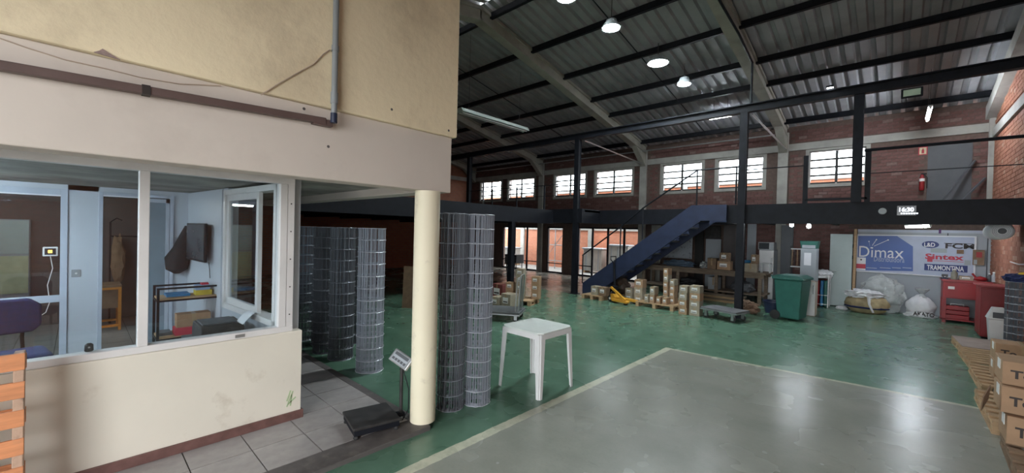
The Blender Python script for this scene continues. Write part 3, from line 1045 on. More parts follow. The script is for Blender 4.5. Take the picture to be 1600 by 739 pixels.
MB().box(-0.028, 0.02, -0.09, 0.045, -0.035, 0.012).build('end_cap', m_pipebrown, t)


def wallwire(name, pts, r, lb):
    q = []
    for (x, y), X in pts:
        q.append(tuple(onx(x, y, X)))
    # subdivide for a soft line
    out = []
    for i in range(len(q) - 1):
        for s_ in range(4):
            out.append(tuple(Vector(q[i]).lerp(Vector(q[i + 1]), s_ / 4)))
    out.append(q[-1])
    tag(MB().tube(out, r, 5).build(name, m_wirecream, smooth=True), lb, 'wire')


wallwire('sagging_wire', [((0, 60), FX + 0.006), ((40, 74), FX + 0.006), ((100, 93), FX + 0.006), ((160, 106), FX + 0.006), ((220, 121), FX + 0.006), ((280, 131), FX + 0.006), ((345, 134), FX + 0.006)], 0.003, 'thin wire sagging along the grey beam below yellow wall')
wallwire('hanging_wire', [((408, 148), FX + 0.042), ((440, 128), FX + 0.042), ((490, 100), FX + 0.042), ((505, 85), FX + 0.042), ((515, 78), FX + 0.042)], 0.004, 'cream wire running from the beam up to grey conduit')

# front window: sill rail, head rail, mullion, corner posts, glass
w1 = sroot('window_1', (OX - 0.07, 0, 0))
MB().box(-0.05, 0.05, FY, 1.345, 0.845, 0.895).build('sill_rail', m_white, w1, bevel=0.004)
MB().box(-0.05, 0.05, FY, 1.345, 2.175, 2.23).build('head_rail', m_white, w1, bevel=0.004)
MB().box(-0.05, 0.05, 0.298, 0.356, 0.895, 2.175).build('mullion', m_white, w1, bevel=0.004)
MB().box(-0.05, 0.05, 1.225, 1.285, 0.895, 2.175).build('corner_post', m_white, w1, bevel=0.004)
MB().box(-0.045, 0.045, 1.287, 1.345, 0.845, 2.23).build('corner_post', m_white, w1, bevel=0.004)
for z in (1.0, 1.25, 1.5, 1.75, 2.0):
    MB().lathe([(0.006, 0), (0.006, 0.003), (0.002, 0.004)], (0.045, 1.316, z), 8, 'x').build('screw', m_dksteel, w1)
MB().box(-0.05, 0.05, -1.0, -0.945, 0.895, 2.175).build('mullion', m_white, w1, bevel=0.004)
for a, b in ((0.356, 1.225), (-0.945, 0.298), (FY, -1.0)):
    MB().box(-0.003, 0.003, a, b, 0.895, 2.175).build('glass_pane', m_glass, w1)
MB().box(0.045, 0.052, 0.90, 0.97, 0.855, 0.882).build('latch', m_steel, w1)

# side wall of the office (slightly skewed), with its sliding window
SA, SB = Vector((OX - 0.02, 1.35, 0)), Vector((-7.3, 1.08, 0))
su = (SB - SA).normalized()
SANG = math.atan2(su.y, su.x)
SL = (SB - SA).length


def onside(x, y):
    d = ray(x, y)
    k = (SA.y - SB.y) / (SA.x - SB.x)
    t_ = (SA.y - k * SA.x) / (d.y - k * d.x)
    p = Vector((0, 0, H)) + d * t_
    return ((p - SA).dot(su), p.z)


sw = sroot('wall_office_side', tuple(SA))
sw.rotation_euler = (0, 0, SANG)     # local x runs along the wall, local -y faces the hall beyond, +y faces the office
wa, wb = onside(440, 280)[0], onside(357, 294)[0]
wa = max(wa, 0.12)
b = MB()
def sbox(mb, x0, x1, z0, z1, y0=-0.08, y1=0.0): return mb.box(x0, x1, y0, y1, z0, z1)
sbox(b, 0.08, wa, PZ, 2.23)
sbox(b, wa, wb, PZ, 0.83)
sbox(b, wb, SL, PZ, 2.23)
b.build('partition', m_officewall, sw)
pa = onside(350, 294)[0]
MB().box(pa, SL, 0.0, 0.02, PZ, 2.22).build('white_panel', mat('white_wall_panel', (0.58, 0.61, 0.66), 0.5, var=0.03), sw)
w2 = sroot('window_2', tuple(SA))
w2.rotation_euler = (0, 0, SANG)
fz0, fz1 = 0.83, 2.2
for nm, q in (('jamb', (wa, wa + 0.05, fz0, fz1)), ('jamb', (wb - 0.06, wb, fz0, fz1)), ('sill', (wa, wb, fz0, fz0 + 0.06)), ('head', (wa, wb, fz1 - 0.06, fz1))):
    MB().box(q[0], q[1], -0.09, 0.05, q[2], q[3]).build(nm, m_white, w2, bevel=0.004)
sx = onside(408, 290)[0]
for nm, q in (('sash_stile', (sx - 0.03, sx + 0.03, fz0 + 0.06, fz1 - 0.06)), ('sash_stile', (wb - 0.13, wb - 0.06, fz0 + 0.06, fz1 - 0.06)), ('sash_rail', (sx, wb - 0.06, fz0 + 0.06, fz0 + 0.13)), ('sash_rail', (sx, wb - 0.06, fz1 - 0.13, fz1 - 0.06))):
    MB().box(q[0], q[1], -0.01, 0.03, q[2], q[3]).build(nm, m_white, w2, bevel=0.003)
MB().box(sx, wb - 0.1, 0.008, 0.012, fz0 + 0.1, fz1 - 0.1).build('glass_pane', m_dglass, w2)

# back wall of the office with two glass doors
OBX = -7.3
bw = struct(MB().box(OBX - 0.08, OBX, -0.09, 0.17, PZ, 2.23).box(OBX - 0.08, OBX, 0.9, 1.08, PZ, 2.23).box(OBX - 0.08, OBX, FY, -0.95, PZ, 2.23).box(OBX - 0.08, OBX, -0.95, 0.9, 2.17, 2.23).build('wall_office_back', m_officewall))
d1 = sroot('door_1', (OBX, 0, 0))
for nm, q in (('stile', (-0.15, -0.09, PZ, 2.17)), ('stile', (-0.95, -0.89, PZ, 2.17)), ('top_rail', (-0.89, -0.15, 2.10, 2.17)), ('mid_rail', (-0.89, -0.15, 0.82, 0.90)), ('bottom_rail', (-0.89, -0.15, PZ, 0.12))):
    MB().box(-0.05, 0.02, q[0], q[1], q[2], q[3]).build(nm, m_alu, d1, bevel=0.003)
MB().box(-0.02, -0.014, -0.89, -0.15, 0.90, 2.10).build('glass_pane', m_dglass, d1)
MB().box(-0.02, -0.014, -0.89, -0.15, 0.12, 0.82).build('glass_pane', m_dglass, d1)
MB().box(0.0, 0.022, -0.89, -0.15, 2.085, 2.10).build('painted_light_gap', m_paper, d1)  # white bar painted for the strip of light above the door
d2 = sroot('door_2', (OBX, 0, 0))
for nm, q in (('jamb', (0.17, 0.21, PZ, 2.17)), ('jamb', (0.86, 0.90, PZ, 2.17)), ('head', (0.21, 0.86, 2.13, 2.17))):
    MB().box(-0.07, 0.03, q[0], q[1], q[2], q[3]).build(nm, m_alu, d2, bevel=0.003)
MB().box(0.0, 0.032, 0.21, 0.55, 2.115, 2.13).build('painted_light_gap', m_paper, d2)  # bright gap over this doorway, its light put in as a white bar
lf = MB().box(-0.02, 0.02, 0.56, 0.855, PZ + 0.01, 2.12).build('door_leaf', m_blueglass, d2)
for q in ((0.56, 0.60, PZ + 0.01, 2.12), (0.815, 0.855, PZ + 0.01, 2.12), (0.56, 0.855, 2.07, 2.12)):
    MB().box(-0.025, 0.027, q[0], q[1], q[2], q[3]).build('leaf_frame', m_alu, lf)
# room behind the doors
struct(MB().box(-10.4, -10.3, FY, 1.3, PZ, 2.23).build('wall_inner_room', m_darkroom))
ir = struct(MB().box(-10.3, OBX - 0.08, 1.08, 1.2, PZ, 2.23).build('wall_inner_side', m_darkroom))
p0, p1 = onx(0, 342, -9.6), onx(42, 462, -9.6)
t = thing('two_tone_cabinet', 'tall cabinet with white upper and cream lower door behind glass', 'cabinet', (-10.0, p1.y, PZ))
MB().box(-0.28, 0.0, -1.0, 0, 0, p0.z - PZ).build('body', m_panel, t, bevel=0.005)
zmid = onx(30, 398, -9.98).z - PZ
MB().box(0.0, 0.02, -0.98, -0.01, zmid + 0.02, p0.z - PZ - 0.02).build('upper_door', m_greydoor, t)
MB().box(0.0, 0.02, -0.98, -0.01, p1.z - PZ, zmid - 0.02).build('lower_door', mat('cream_green_door', (0.50, 0.52, 0.33), 0.5), t)
# orange framed table in the inner room
t = thing('orange_frame_table', 'dark topped table with an orange tube frame behind doorway', 'table', (-9.45, 0.29, PZ))
MB().box(-0.3, 0.3, -0.2, 0.2, 0.70, 0.73).build('table_top', m_card3, t)
for x in (-0.28, 0.28):
    for y in (-0.18, 0.18):
        MB().box(x - 0.018, x + 0.018, y - 0.018, y + 0.018, 0, 0.70).build('leg', m_orange, t)
    MB().box(x - 0.018, x + 0.018, -0.162, 0.162, 0.664, 0.70).build('frame_rail', m_orange, t)
    MB().box(x - 0.018, x + 0.018, -0.162, 0.162, 0.06, 0.096).build('frame_rail', m_orange, t)
MB().box(-0.25, 0.25, -0.16, 0.16, 0.36, 0.66).build('drawer_box', m_card3, t)
t = thing('added_inner_room_lamp', 'added unseen ceiling tube lamp brightening the inner room floor', 'lamp', (-8.6, -0.5, 2.225))  # unseen lamp, added to brighten the floor behind the doorway
MB().box(-0.06, 0.06, -0.65, 0.65, -0.05, 0).build('housing', m_white, t)
MB().tube([(0, -0.62, -0.07), (0, 0.62, -0.07)], 0.014, 8).build('tube', emat('added_inner_tube_glow', (0.95, 0.97, 0.9), 60), t, smooth=True)
# coat rail in the inner room
t = thing('coat_rack', 'black coat rack with hung clothes in the dark inner room', 'coat rack', (-10.0, 0.68, PZ))
for y in (-0.3, 0.35):
    MB().tube([(0, y, 0), (0, y, 1.75)], 0.014, 8).build('upright', m_black, t)
    MB().box(-0.2, 0.2, y - 0.015, y + 0.015, 0, 0.03).build('foot', m_black, t)
MB().tube([(0, -0.3, 1.5), (0, 0.35, 1.5)], 0.014, 8).build('cross_bar', m_black, t)
MB().tube([(0, -0.3, 1.75), (0, -0.22, 1.82), (0, -0.15, 1.78)], 0.01, 6).build('hook', m_black, t)
cl = MB()
cl.blob((0.0, -0.2, 1.1), (0.07, 0.09, 0.42), 0.3, 2.5, 4, 3)
cl.build('hung_coat', m_card3, t, smooth=True)

# switch plate, thermostat, bag, television
p = onx(119, 427, OBX)
t = thing('switch_plate', 'square grey switch plate on the wall between office doors', 'switch', (OBX, p.y, p.z))
MB().box(0, 0.008, -0.04, 0.04, -0.045, 0.045).build('plate', m_pipegrey, t, bevel=0.003)
MB().lathe([(0.012, 0.008), (0.01, 0.014), (0.003, 0.015)], (0, 0, 0), 12, 'x').build('button', m_white, t)
p0, p1 = onx(69, 386, OBX + 0.02), onx(88, 400, OBX + 0.02)
t = thing('wall_controller', 'white framed controller with amber display stuck on glass door', 'controller', (OBX - 0.012, (p0.y + p1.y) / 2, (p0.z + p1.z) / 2))
MB().box(0, 0.035, -0.06, 0.06, -0.055, 0.055).build('case', m_plastic, t, bevel=0.008)
MB().box(0.034, 0.038, -0.045, 0.045, -0.038, 0.038).build('display', m_screen, t)
MB().box(0.038, 0.040, -0.018, 0.016, -0.016, 0.018).build('amber_symbol', m_amber, t)
MB().tube([(0.01, 0.0, -0.055), (0.015, 0.02, -0.2), (0.012, -0.02, -0.4), (0.012, 0.0, -0.6), (0.014, -0.03, -0.72), (0.014, -0.1, -0.78), (0.014, -0.16, -0.70)], 0.004, 5).build('cable', m_plastic, t, smooth=True)


def sideframe(x, z, off):
    v = Vector((math.cos(SANG), math.sin(SANG), 0))
    n = Vector((-math.sin(SANG), math.cos(SANG), 0))
    p_ = SA + v * x + n * off
    return (p_.x, p_.y, z)


a, za = onside(309, 349)
b, zb_ = onside(337, 410)
t = thing('television', 'small black flat television mounted on white office wall', 'television', sideframe((a + b) / 2, (za + zb_) / 2, 0.02), SANG)
TW, TH = abs(a - b) / 2, abs(za - zb_) / 2
MB().box(-TW, TW, 0.07, 0.10, -TH, TH).build('bezel', m_black, t, bevel=0.006)
MB().box(-TW + 0.015, TW - 0.015, 0.10, 0.103, -TH + 0.025, TH - 0.015).build('screen', m_screen, t)
MB().box(-0.1, 0.1, 0.0, 0.07, -0.1, 0.1).build('wall_bracket', m_dksteel, t)
MB().tube([(-TW + 0.08, 0.03, -TH), (-TW + 0.08, 0.02, -TH - 0.1), (-TW + 0.06, 0.02, -TH - 0.2)], 0.004, 5).build('cable', m_black, t)
a, za = onside(292, 392)
t = thing('hanging_bag', 'black backpack hanging on the wall beside television', 'bag', sideframe(min(a, SL - 0.12), za, 0.02), SANG)
MB().tube([(-0.10, 0.06, 0.36), (-0.08, 0.08, 0.22), (-0.03, 0.10, 0.04), (0.04, 0.13, -0.10), (0.06, 0.13, -0.24), (0.05, 0.13, -0.30)], [0.025, 0.06, 0.10, 0.14, 0.12, 0.03], 14).build('pouch', m_blackcloth, t, smooth=True)
MB().blob((0.15, 0.14, -0.06), (0.10, 0.07, 0.09), 0.25, 2.0, 5, 3).build('side_pocket', m_blackcloth, t, smooth=True)
MB().tube([(-0.09, 0.06, 0.33), (0.0, 0.14, 0.12), (0.06, 0.2, -0.05), (0.1, 0.22, -0.2)], 0.008, 6).build('strap', m_pipegrey, t, smooth=True)
MB().lathe([(0.012, 0), (0.012, 0.05), (0.02, 0.055)], (-0.09, 0, 0.34), 8, 'y').build('hook', m_steel, t)

# shelf rack with its load
t = thing('shelf_rack', 'black metal rack with two wooden shelves in the office', 'shelf', (-6.2, 0.62, PZ))
for x in (-0.17, 0.17):
    for y in (0.0, 0.56):
        MB().box(x - 0.012, x + 0.012, y - 0.012, y + 0.012, 0, 1.02).build('upright', m_black, t)
for z in (0.02, 0.42, 0.86):
    for y in (0.0, 0.56):
        MB().box(-0.16, 0.16, y - 0.01, y + 0.01, z, z + 0.02).build('rail', m_black, t)
    for x in (-0.17, 0.17):
        MB().box(x - 0.01, x + 0.01, 0.01, 0.55, z, z + 0.02).build('rail', m_black, t)
for x in (-0.17, 0.17):
    MB().box(x - 0.01, x + 0.01, 0.01, 0.55, 1.0, 1.02).build('top_rail', m_black, t)
for z in (0.44, 0.88):
    MB().box(-0.17, 0.17, 0.0, 0.56, z, z + 0.018).build('shelf_board', m_wood, t)
tag(MB().box(-0.12, 0.1, 0.02, 0.24, 0, 0.03).build('folder', m_bluep, loc=(-6.2, 0.68, PZ + 0.9), bevel=0.004), 'flat blue and white folder on the upper rack shelf', 'folder')
t = thing('yellow_box', 'small yellow box with pale blue lid on the upper shelf', 'box', (-6.17, 1.05, PZ + 0.898))
MB().box(-0.07, 0.07, -0.08, 0.08, 0, 0.06).build('tray', mat('yellow_card', (0.55, 0.42, 0.05), 0.6), t)
MB().box(-0.06, 0.06, -0.08, 0.06, 0.06, 0.12).build('lid', mat('pale_blue_card', (0.30, 0.42, 0.62), 0.6), t)
MB().box(-0.05, 0.05, -0.02, 0.05, 0.12, 0.14).build('red_flap', m_signred, t)
t = thing('red_package', 'red flat package lying on the lower rack shelf', 'package', (-6.1, 0.98, PZ + 0.459))
MB().box(-0.1, 0.09, -0.21, 0.17, 0, 0.085).build('packet', m_signred, t, bevel=0.004)
text('CHAMEX', 'lettering', m_label, t, (0.0905, -0.03, 0.03), (0, 1, 0), (0, 0, 1), 0.22, 0.035, 0.002)
t = thing('office_carton', 'brown carton standing on the red flat package', 'carton', (-6.12, 0.95, PZ + 0.545))
MB().box(-0.08, 0.08, -0.16, 0.16, 0, 0.15).build('body', m_card, t)
MB().box(-0.081, 0.081, -0.02, 0.02, 0.02, 0.1505).build('tape', m_tape, t)
tag(MB().box(-0.1, 0.1, 0, 0.12, 0, 0.035).build('paper_tray', m_dpanel, loc=(-6.2, 0.635, PZ + 0.459), bevel=0.004), 'dark grey tray at the end of the lower rack shelf', 'tray')

# desk with printer and papers by the side window
t = thing('office_desk', 'dark desk below the side window', 'desk', (-4.75, 0.95, PZ))
MB().box(-0.55, 0.45, -0.22, 0.22, 0.58, 0.61).build('desk_top', m_dpanel, t)
for x in (-0.5, 0.4):
    MB().box(x - 0.02, x + 0.02, -0.2, 0.20, 0, 0.58).build('side_panel', m_dpanel, t)
t = thing('printer', 'low dark grey printer on the desk', 'printer', (-4.95, 1.0, PZ + 0.61))
MB().prism([(-0.25, 0), (0.22, 0), (0.22, 0.13), (0.18, 0.17), (-0.2, 0.17), (-0.25, 0.1)], -0.2, 0.15, 'y').build('body', m_dksteel, t, bevel=0.01)
MB().box(-0.15, 0.15, -0.18, 0.1, 0.17, 0.185).build('lid', m_dpanel, t, bevel=0.004)
MB().box(0.22, 0.26, -0.15, 0.1, 0.02, 0.04).build('paper_tray', m_dksteel, t)
q = sideframe(sx - 0.05, 0.895, 0.02)
pp = MB()
N = 8
vs = []
for i in range(N + 1):
    a = i / N
    yy = -a * 0.16
    zz = 0.0 + 0.02 * math.sin(a * 3) - 0.14 * max(0, a - 0.35) ** 1.2
    vs += [(-0.14, yy, zz), (0.10, yy, zz + 0.01), (-0.14, yy, zz + 0.003), (0.10, yy, zz + 0.013)]
fs = []
for i in range(N):
    c = i * 4
    fs += [(c, c + 1, c + 5, c + 4), (c + 2, c + 6, c + 7, c + 3)]
pp.add(vs, fs)
tag(pp.build('paper_sheets', m_paper, loc=q), 'white papers draped over the side window sill', 'paper')
t = thing('sill_device', 'small black device standing on the front window sill', 'device', (OX - 0.1, onx(139, 545, OX - 0.1).y, 0.896))
MB().lathe([(0.02, 0), (0.024, 0.005), (0.022, 0.045), (0.01, 0.055)], (0, 0, 0), 14).build('body', m_black, t, smooth=True)
MB().lathe([(0.006, 0), (0.006, 0.002)], (0.022, 0, 0.03), 8, 'x').build('button', m_pipegrey, t)

# navy office chair
t = thing('office_chair', 'navy fabric office chair behind the front window', 'chair', (-5.9, -0.42, PZ), R(10))
MB().box(-0.22, 0.22, -0.24, 0.24, 0.44, 0.52).build('seat', m_navycloth, t, bevel=0.035)
bk = MB()
bk.prism([(-0.22, 0.72), (-0.16, 0.66), (0.16, 0.66), (0.22, 0.72), (0.22, 0.92), (0.14, 0.99), (-0.14, 0.99), (-0.22, 0.92)], -0.27, -0.21, 'x')
bk.build('backrest', m_navycloth, t, bevel=0.02)
for y in (-0.1, 0.1):
    MB().tube([(-0.24, y, 0.75), (-0.28, y, 0.6), (-0.22, y, 0.46), (-0.1, y, 0.44)], 0.014, 8).build('back_support', m_black, t, smooth=True)
for x in (-0.2, 0.2):
    for y in (-0.21, 0.21):
        MB().tube([(x * 0.9, y * 0.95, 0.45), (x * 1.1, y * 1.05, 0)], 0.013, 8).build('leg', m_black, t, smooth=True)

# office ceiling lamp (to the side of what the window shows)
t = thing('office_tube_lamp', 'white ceiling tube lamp inside the office', 'lamp', (-5.8, -1.5, 2.225))
MB().box(-0.06, 0.06, -0.65, 0.65, -0.05, 0).build('housing', m_white, t)
for x in (-0.03, 0.03):
    MB().tube([(x, -0.62, -0.07), (x, 0.62, -0.07)], 0.014, 8).build('tube', emat('office_tube_glow', (0.74, 0.89, 1.0), 170), t, smooth=True)

# upright pallet against the low wall
p = onx(47, 552, -3.62)
py0 = p.y - 1.0
t = thing('upright_pallet', 'orange slatted wooden pallet standing on edge against cream wall', 'pallet', (-3.66, p.y, PZ), rot=(0, R(-3), 0))
HT = p.z - PZ
for z in [HT - 0.10 - i * 0.162 for i in range(6)]:
    MB().box(0.03, 0.052, -1.0, -0.02, z, z + 0.095).build('deck_slat', m_orangewood, t, bevel=0.003)
for z in [HT - 0.11 - i * 0.32 for i in range(3)]:
    MB().box(-0.072, -0.05, -1.0, -0.02, z, z + 0.09).build('deck_slat', m_orangewood, t, bevel=0.003)
for y in (-0.045, -0.5, -0.955):
    MB().box(-0.05, 0.03 if y < -0.1 else 0.045, y - 0.02, y + 0.022, 0, HT).build('stringer', m_palewood, t, bevel=0.004)

# ================================================================== THINGS ON THE HALL FLOOR
# ------------------------------------------------------------------ wire mesh rolls
def wire_roll(name, label, loc, r, h, m, group, seed=0, turns=5, pitch=0.15, base=0.0):
    rnd = random.Random(seed)
    t = thing(name, label, 'wire roll', loc, rnd.uniform(0, 6), group)
    gap = 0.010
    vert, hor = MB(), MB()
    n_lev = int(h / pitch)
    ph = rnd.uniform(0, 1)
    total = turns * 2 * math.pi
    ang = 0.0
    while ang < total:
        rr = r - gap * (ang / (2 * math.pi)) + rnd.uniform(-0.003, 0.003)
        x, y = rr * math.cos(ang), rr * math.sin(ang)
        x2, y2 = x + rnd.uniform(-0.006, 0.006), y + rnd.uniform(-0.006, 0.006)
        vert.tube([(x, y, 0.0), (x2, y2, h)], 0.0034 if ang < 6.3 else 0.0024, 4, caps=False)
        ang += 0.05 / max(rr, 0.05)
    ring = MB()
    for k in range(n_lev + 1):
        z_ = min(h - 0.004, max(0.004, k * h / n_lev))
        ring.tube([((r + 0.004) * math.cos(i * math.pi / 14), (r + 0.004) * math.sin(i * math.pi / 14), z_ + rnd.uniform(-0.003, 0.003)) for i in range(28)], 0.0030, 4, True)
        pts = []
        steps = turns * 18
        for i in range(steps + 1):
            a = total * i / steps
            rr = r - gap * (a / (2 * math.pi)) - 0.002
            z = min(h - 0.003, max(0.003, k * h / n_lev + 0.006 * math.sin(a * 0.31 + seed + k * 0.2) * (0 if k in (0, n_lev) else 1)))
            pts.append((rr * math.cos(a), rr * math.sin(a), z))
        hor.tube(pts, 0.0026, 3, caps=False)
    stuff(vert.build('upright_wires', m, t, recalc=False))
    stuff(hor.build('cross_wires', m, t, recalc=False))
    stuff(ring.build('outer_rings', m_rung if m is m_wire else m_wire, t, recalc=False))
    return t


GR = 'wire mesh rolls by the office'
wire_roll('wire_mesh_roll', 'tall silvery wire mesh roll standing beside the white table', (-3.18, 2.89, 0), 0.143, 1.97, m_wire, GR, 1, 8)
wire_roll('wire_mesh_roll', 'tall dark wire mesh roll standing right behind the column', (-3.27, 2.61, 0), 0.135, 1.97, m_wire_dk, GR, 2, 8)
wire_roll('wire_mesh_roll', 'bright wire mesh roll standing apart by the platform edge', (-4.83, 2.55, 0), 0.165, 1.80, m_wire, GR, 3, 8)
d0 = wire_roll('wire_mesh_roll', 'dark wire mesh roll next to the bright one standing apart', (-5.55, 2.50, 0), 0.165, 1.80, m_wire_dk, GR, 4, 9)
dup(d0, (-5.98, 2.46, 0), 0.9, 'second dark wire mesh roll counting away from the bright one', GR)
dup(d0, (-6.40, 2.60, 0), 2.1, 'third dark wire mesh roll counting away from the bright one', GR)
dup(d0, (-6.85, 2.48, 0), 3.3, 'dark wire mesh roll of the row farthest from the bright one', GR)
dup(d0, (-6.20, 2.98, 0), 4.4, 'dark wire mesh roll standing behind the row of dark rolls', GR)

# ------------------------------------------------------------------ white plastic table
t = thing('plastic_table', 'white square plastic table with grooved legs on green floor', 'table', (-3.04, 3.70, 0))
TT = 0.30
c_ = 0.05
top = [(-TT + c_, -TT), (TT - c_, -TT), (TT, -TT + c_), (TT, TT - c_), (TT - c_, TT), (-TT + c_, TT), (-TT, TT - c_), (-TT, -TT + c_)]
MB().prism(top, 0.69, 0.712, 'z').build('table_top', mat('chalky_white_plastic', (0.66, 0.70, 0.67), 0.45, var=0.06, scale=6, dirt=(0.5, 0.56, 0.5), dscale=5), t, bevel=0.006)
for q in ((-TT + 0.03, TT - 0.03, -TT + 0.004, -TT + 0.018), (-TT + 0.03, TT - 0.03, TT - 0.018, TT - 0.004)):
    MB().box(q[0], q[1], q[2], q[3], 0.635, 0.69).build('apron', m_plastic, t)
    MB().box(q[2], q[3], q[0], q[1], 0.635, 0.69).build('apron', m_plastic, t)
for sx_ in (-1, 1):
    for sy_ in (-1, 1):
        def ring(z, o, w_):
            # V-shaped (grooved) leg section, open toward the table centre
            o = Vector((sx_ * o, sy_ * o))
            th = 0.012
            pts = [(0, -w_), (0, -0.014), (-0.014, -0.014), (-0.014, 0), (-w_, 0), (-w_, -th), (-0.014 - th, -th), (-0.014 - th, -0.014 - th), (-th, -0.014 - th), (-th, -w_)]
            return [(o.x + sx_ * a_, o.y + sy_ * b_, z) for a_, b_ in pts]
        A_, B_ = ring(0.0, 0.315, 0.05), ring(0.69, 0.293, 0.085)
        n = len(A_)
        MB().add(A_ + B_, [(i, (i + 1) % n, n + (i + 1) % n, n + i) for i in range(n)] + [tuple(range(n)), tuple(range(2 * n - 1, n - 1, -1))]).build('leg', m_plastic, t)
MB().box(-0.302, -0.285, -0.225, -0.212, 0.52, 0.63).build('rust_mark', m_rust, t)

# ------------------------------------------------------------------ platform scale
t = thing('platform_scale', 'black platform scale with tilted display on a post', 'scale', (-3.36, 1.80, PZ), R(-12))
MB().box(-0.2, 0.2, -0.2, 0.2, 0.075, 0.10).build('platform', m_dksteel, t, bevel=0.008)
MB().box(-0.19, 0.19, -0.19, 0.19, 0.03, 0.075).build('base_frame', m_black, t)
for x in (-0.17, 0.17):
    for y in (-0.17, 0.17):
        MB().lathe([(0.02, 0), (0.024, 0.01), (0.012, 0.03)], (x, y, 0), 10).build('foot', m_rubber, t)
MB().box(-0.03, 0.03, 0.2, 0.3, 0.03, 0.06).build('post_bracket', m_black, t)
MB().tube([(0.0, 0.27, 0.03), (0.0, 0.27, 0.50)], 0.016, 10).build('post', m_dksteel, t, smooth=True)
hd = MB().box(-0.11, 0.11, -0.02, 0.02, -0.06, 0.06).build('display_head', m_steel, t, bevel=0.008, loc=(0, 0.265, 0.55), rot=(R(-35), R(20), R(28)))
MB().box(-0.09, 0.09, -0.024, -0.02, -0.045, 0.045).build('keypad', m_panel, hd)
MB().box(-0.08, 0.08, -0.026, -0.024, 0.012, 0.04).build('readout', m_dpanel, hd)
for i in range(5):
    MB().box(-0.08 + i * 0.034, -0.055 + i * 0.034, -0.027, -0.024, -0.035, -0.012).build('key', m_dpanel, hd)
MB().tube([(0.02, 0.27, 0.48), (0.08, 0.31, 0.3), (0.06, 0.32, 0.1), (0.1, 0.25, 0.03)], 0.005, 5).build('cable', m_black, t, smooth=True)

# ------------------------------------------------------------------ pallets and cartons
def pallet(label, loc, L=1.2, W=1.0, rz=0.0, m=m_wood, group='wooden pallets', n=7):
    t = thing('wooden_pallet', label, 'pallet', loc, rz, group)
    bw_ = 0.095
    for i in range(n):
        y = -L / 2 + bw_ / 2 + i * (L - bw_) / (n - 1)
        MB().box(-W / 2, W / 2, y - bw_ / 2, y + bw_ / 2, 0.10, 0.12).build('deck_board', m, t)
    for x in (-W / 2 + 0.04, 0, W / 2 - 0.04):
        for y in (-L / 2 + 0.06, 0, L / 2 - 0.06):
            MB().box(x - 0.04, x + 0.04, y - 0.06, y + 0.06, 0.02, 0.08).build('block', m, t)
        MB().box(x - 0.045, x + 0.045, -L / 2, L / 2, 0.08, 0.10).build('stringer_board', m, t)
        MB().box(x - 0.045, x + 0.045, -L / 2, L / 2, 0.0, 0.02).build('bottom_board', m, t)
    return t


def carton(label, x0, x1, y0, y1, z0, z1, m=m_card2, group='cartons under the stairs', mark=None, name='carton', rz=0.0, side=True):
    t = thing(name, label, 'carton', ((x0 + x1) / 2, (y0 + y1) / 2, z0), rz, group)
    a, b, h = (x1 - x0) / 2, (y1 - y0) / 2, z1 - z0
    MB().box(-a, a, -b, b, 0, h).build('body', m, t, bevel=min(0.006, h * 0.05))
    MB().box(-0.02, 0.02, -b - 0.001, b + 0.001, h * 0.35, h + 0.001).build('tape', m_tape, t)
    if mark == 'label':
        MB().box(-a * 0.6, a * 0.5, -b - 0.004, -b, h * 0.35, h * 0.75).build('paper_label', m_label, t)
        MB().box(-a * 0.5, a * 0.4, -b - 0.005, -b - 0.003, h * 0.42, h * 0.5).build('print_line', m_ink, t)
    elif mark:
        text(mark, 'lettering', m_ink, t, (-a + 0.045, -b - 0.001, h * 0.30), (1, 0, 0), (0, 0, 1), 0.13, h * 0.36, 0.002, 0.03)
        MB().box(-a - 0.004, -a, -b * 0.5, b * 0.1, h * 0.55, h * 0.95).build('paper_label', m_label, t)
    return t


def tier(lb, i, n):
    if n == 1:
        return lb
    w_ = ['bottom', 'second lowest', 'third lowest', 'fourth lowest'][i] if i < n - 1 else 'topmost'
    return w_ + ' ' + lb


def pxrect(x0, x1, yt, yb, Y):
    p, q = ony(x0, yb, Y), ony(x1, yt, Y)
    return p.x, q.x, p.z, q.z


pallet('raw wooden pallet carrying cartons below the stair foot', (-6.02, 9.83, 0), 0.42, 0.62, n=4)
pallet('raw wooden pallet carrying the long row of small cartons', (-4.29, 10.2, 0), 1.0, 0.96)
GA = 'cartons under the stairs'
for x0, x1 in ((923, 933.5), (935, 947)):
    a, b, _, z1 = pxrect(x0, x1, 446, 460, 9.70)
    carton(('dark' if x0 > 930 else 'pale') + ' small carton on the pallet at the stair foot', a, b, 9.70, 9.92, 0.121, 0.121 + 0.24, m_card3 if x0 > 930 else m_card2, GA, 'label')
# stacks: px range, number high, height, plane, on pallet or floor
ST = [(1060, 1074, 4, 0.165, 9.50, 0.0, 'small carton of the floor stack beside the long pallet'),
      (1076.5, 1094, 4, 0.170, 9.55, 0.0, 'small carton of the floor stack nearer the flat trolley'),
      (1035, 1043.5, 5, 0.170, 10.15, 0.121, 'small carton in the tallest stack on the long pallet'),
      (1045.5, 1054, 4, 0.150, 10.02, 0.121, 'small carton in a mid-height stack on long pallet'),
      (1006, 1013.5, 1, 0.19, 9.75, 0.121, 'single small carton next to the wide pale cartons'),
      (1014.5, 1023, 2, 0.20, 9.75, 0.121, 'small carton in the two-high stack on long pallet'),
      (1024.5, 1032, 1, 0.17, 9.75, 0.121, 'single small carton right beside the two-high stack'),
      (1034, 1042, 1, 0.165, 9.75, 0.121, 'single small carton in front of the tallest stack'),
      (990, 1004, 3, 0.21, 10.05, 0.0, 'wide pale carton stacked beside the yellow pallet jack'),
      (976, 988, 2, 0.17, 10.28, 0.0, 'carton behind the yellow pallet jack')]
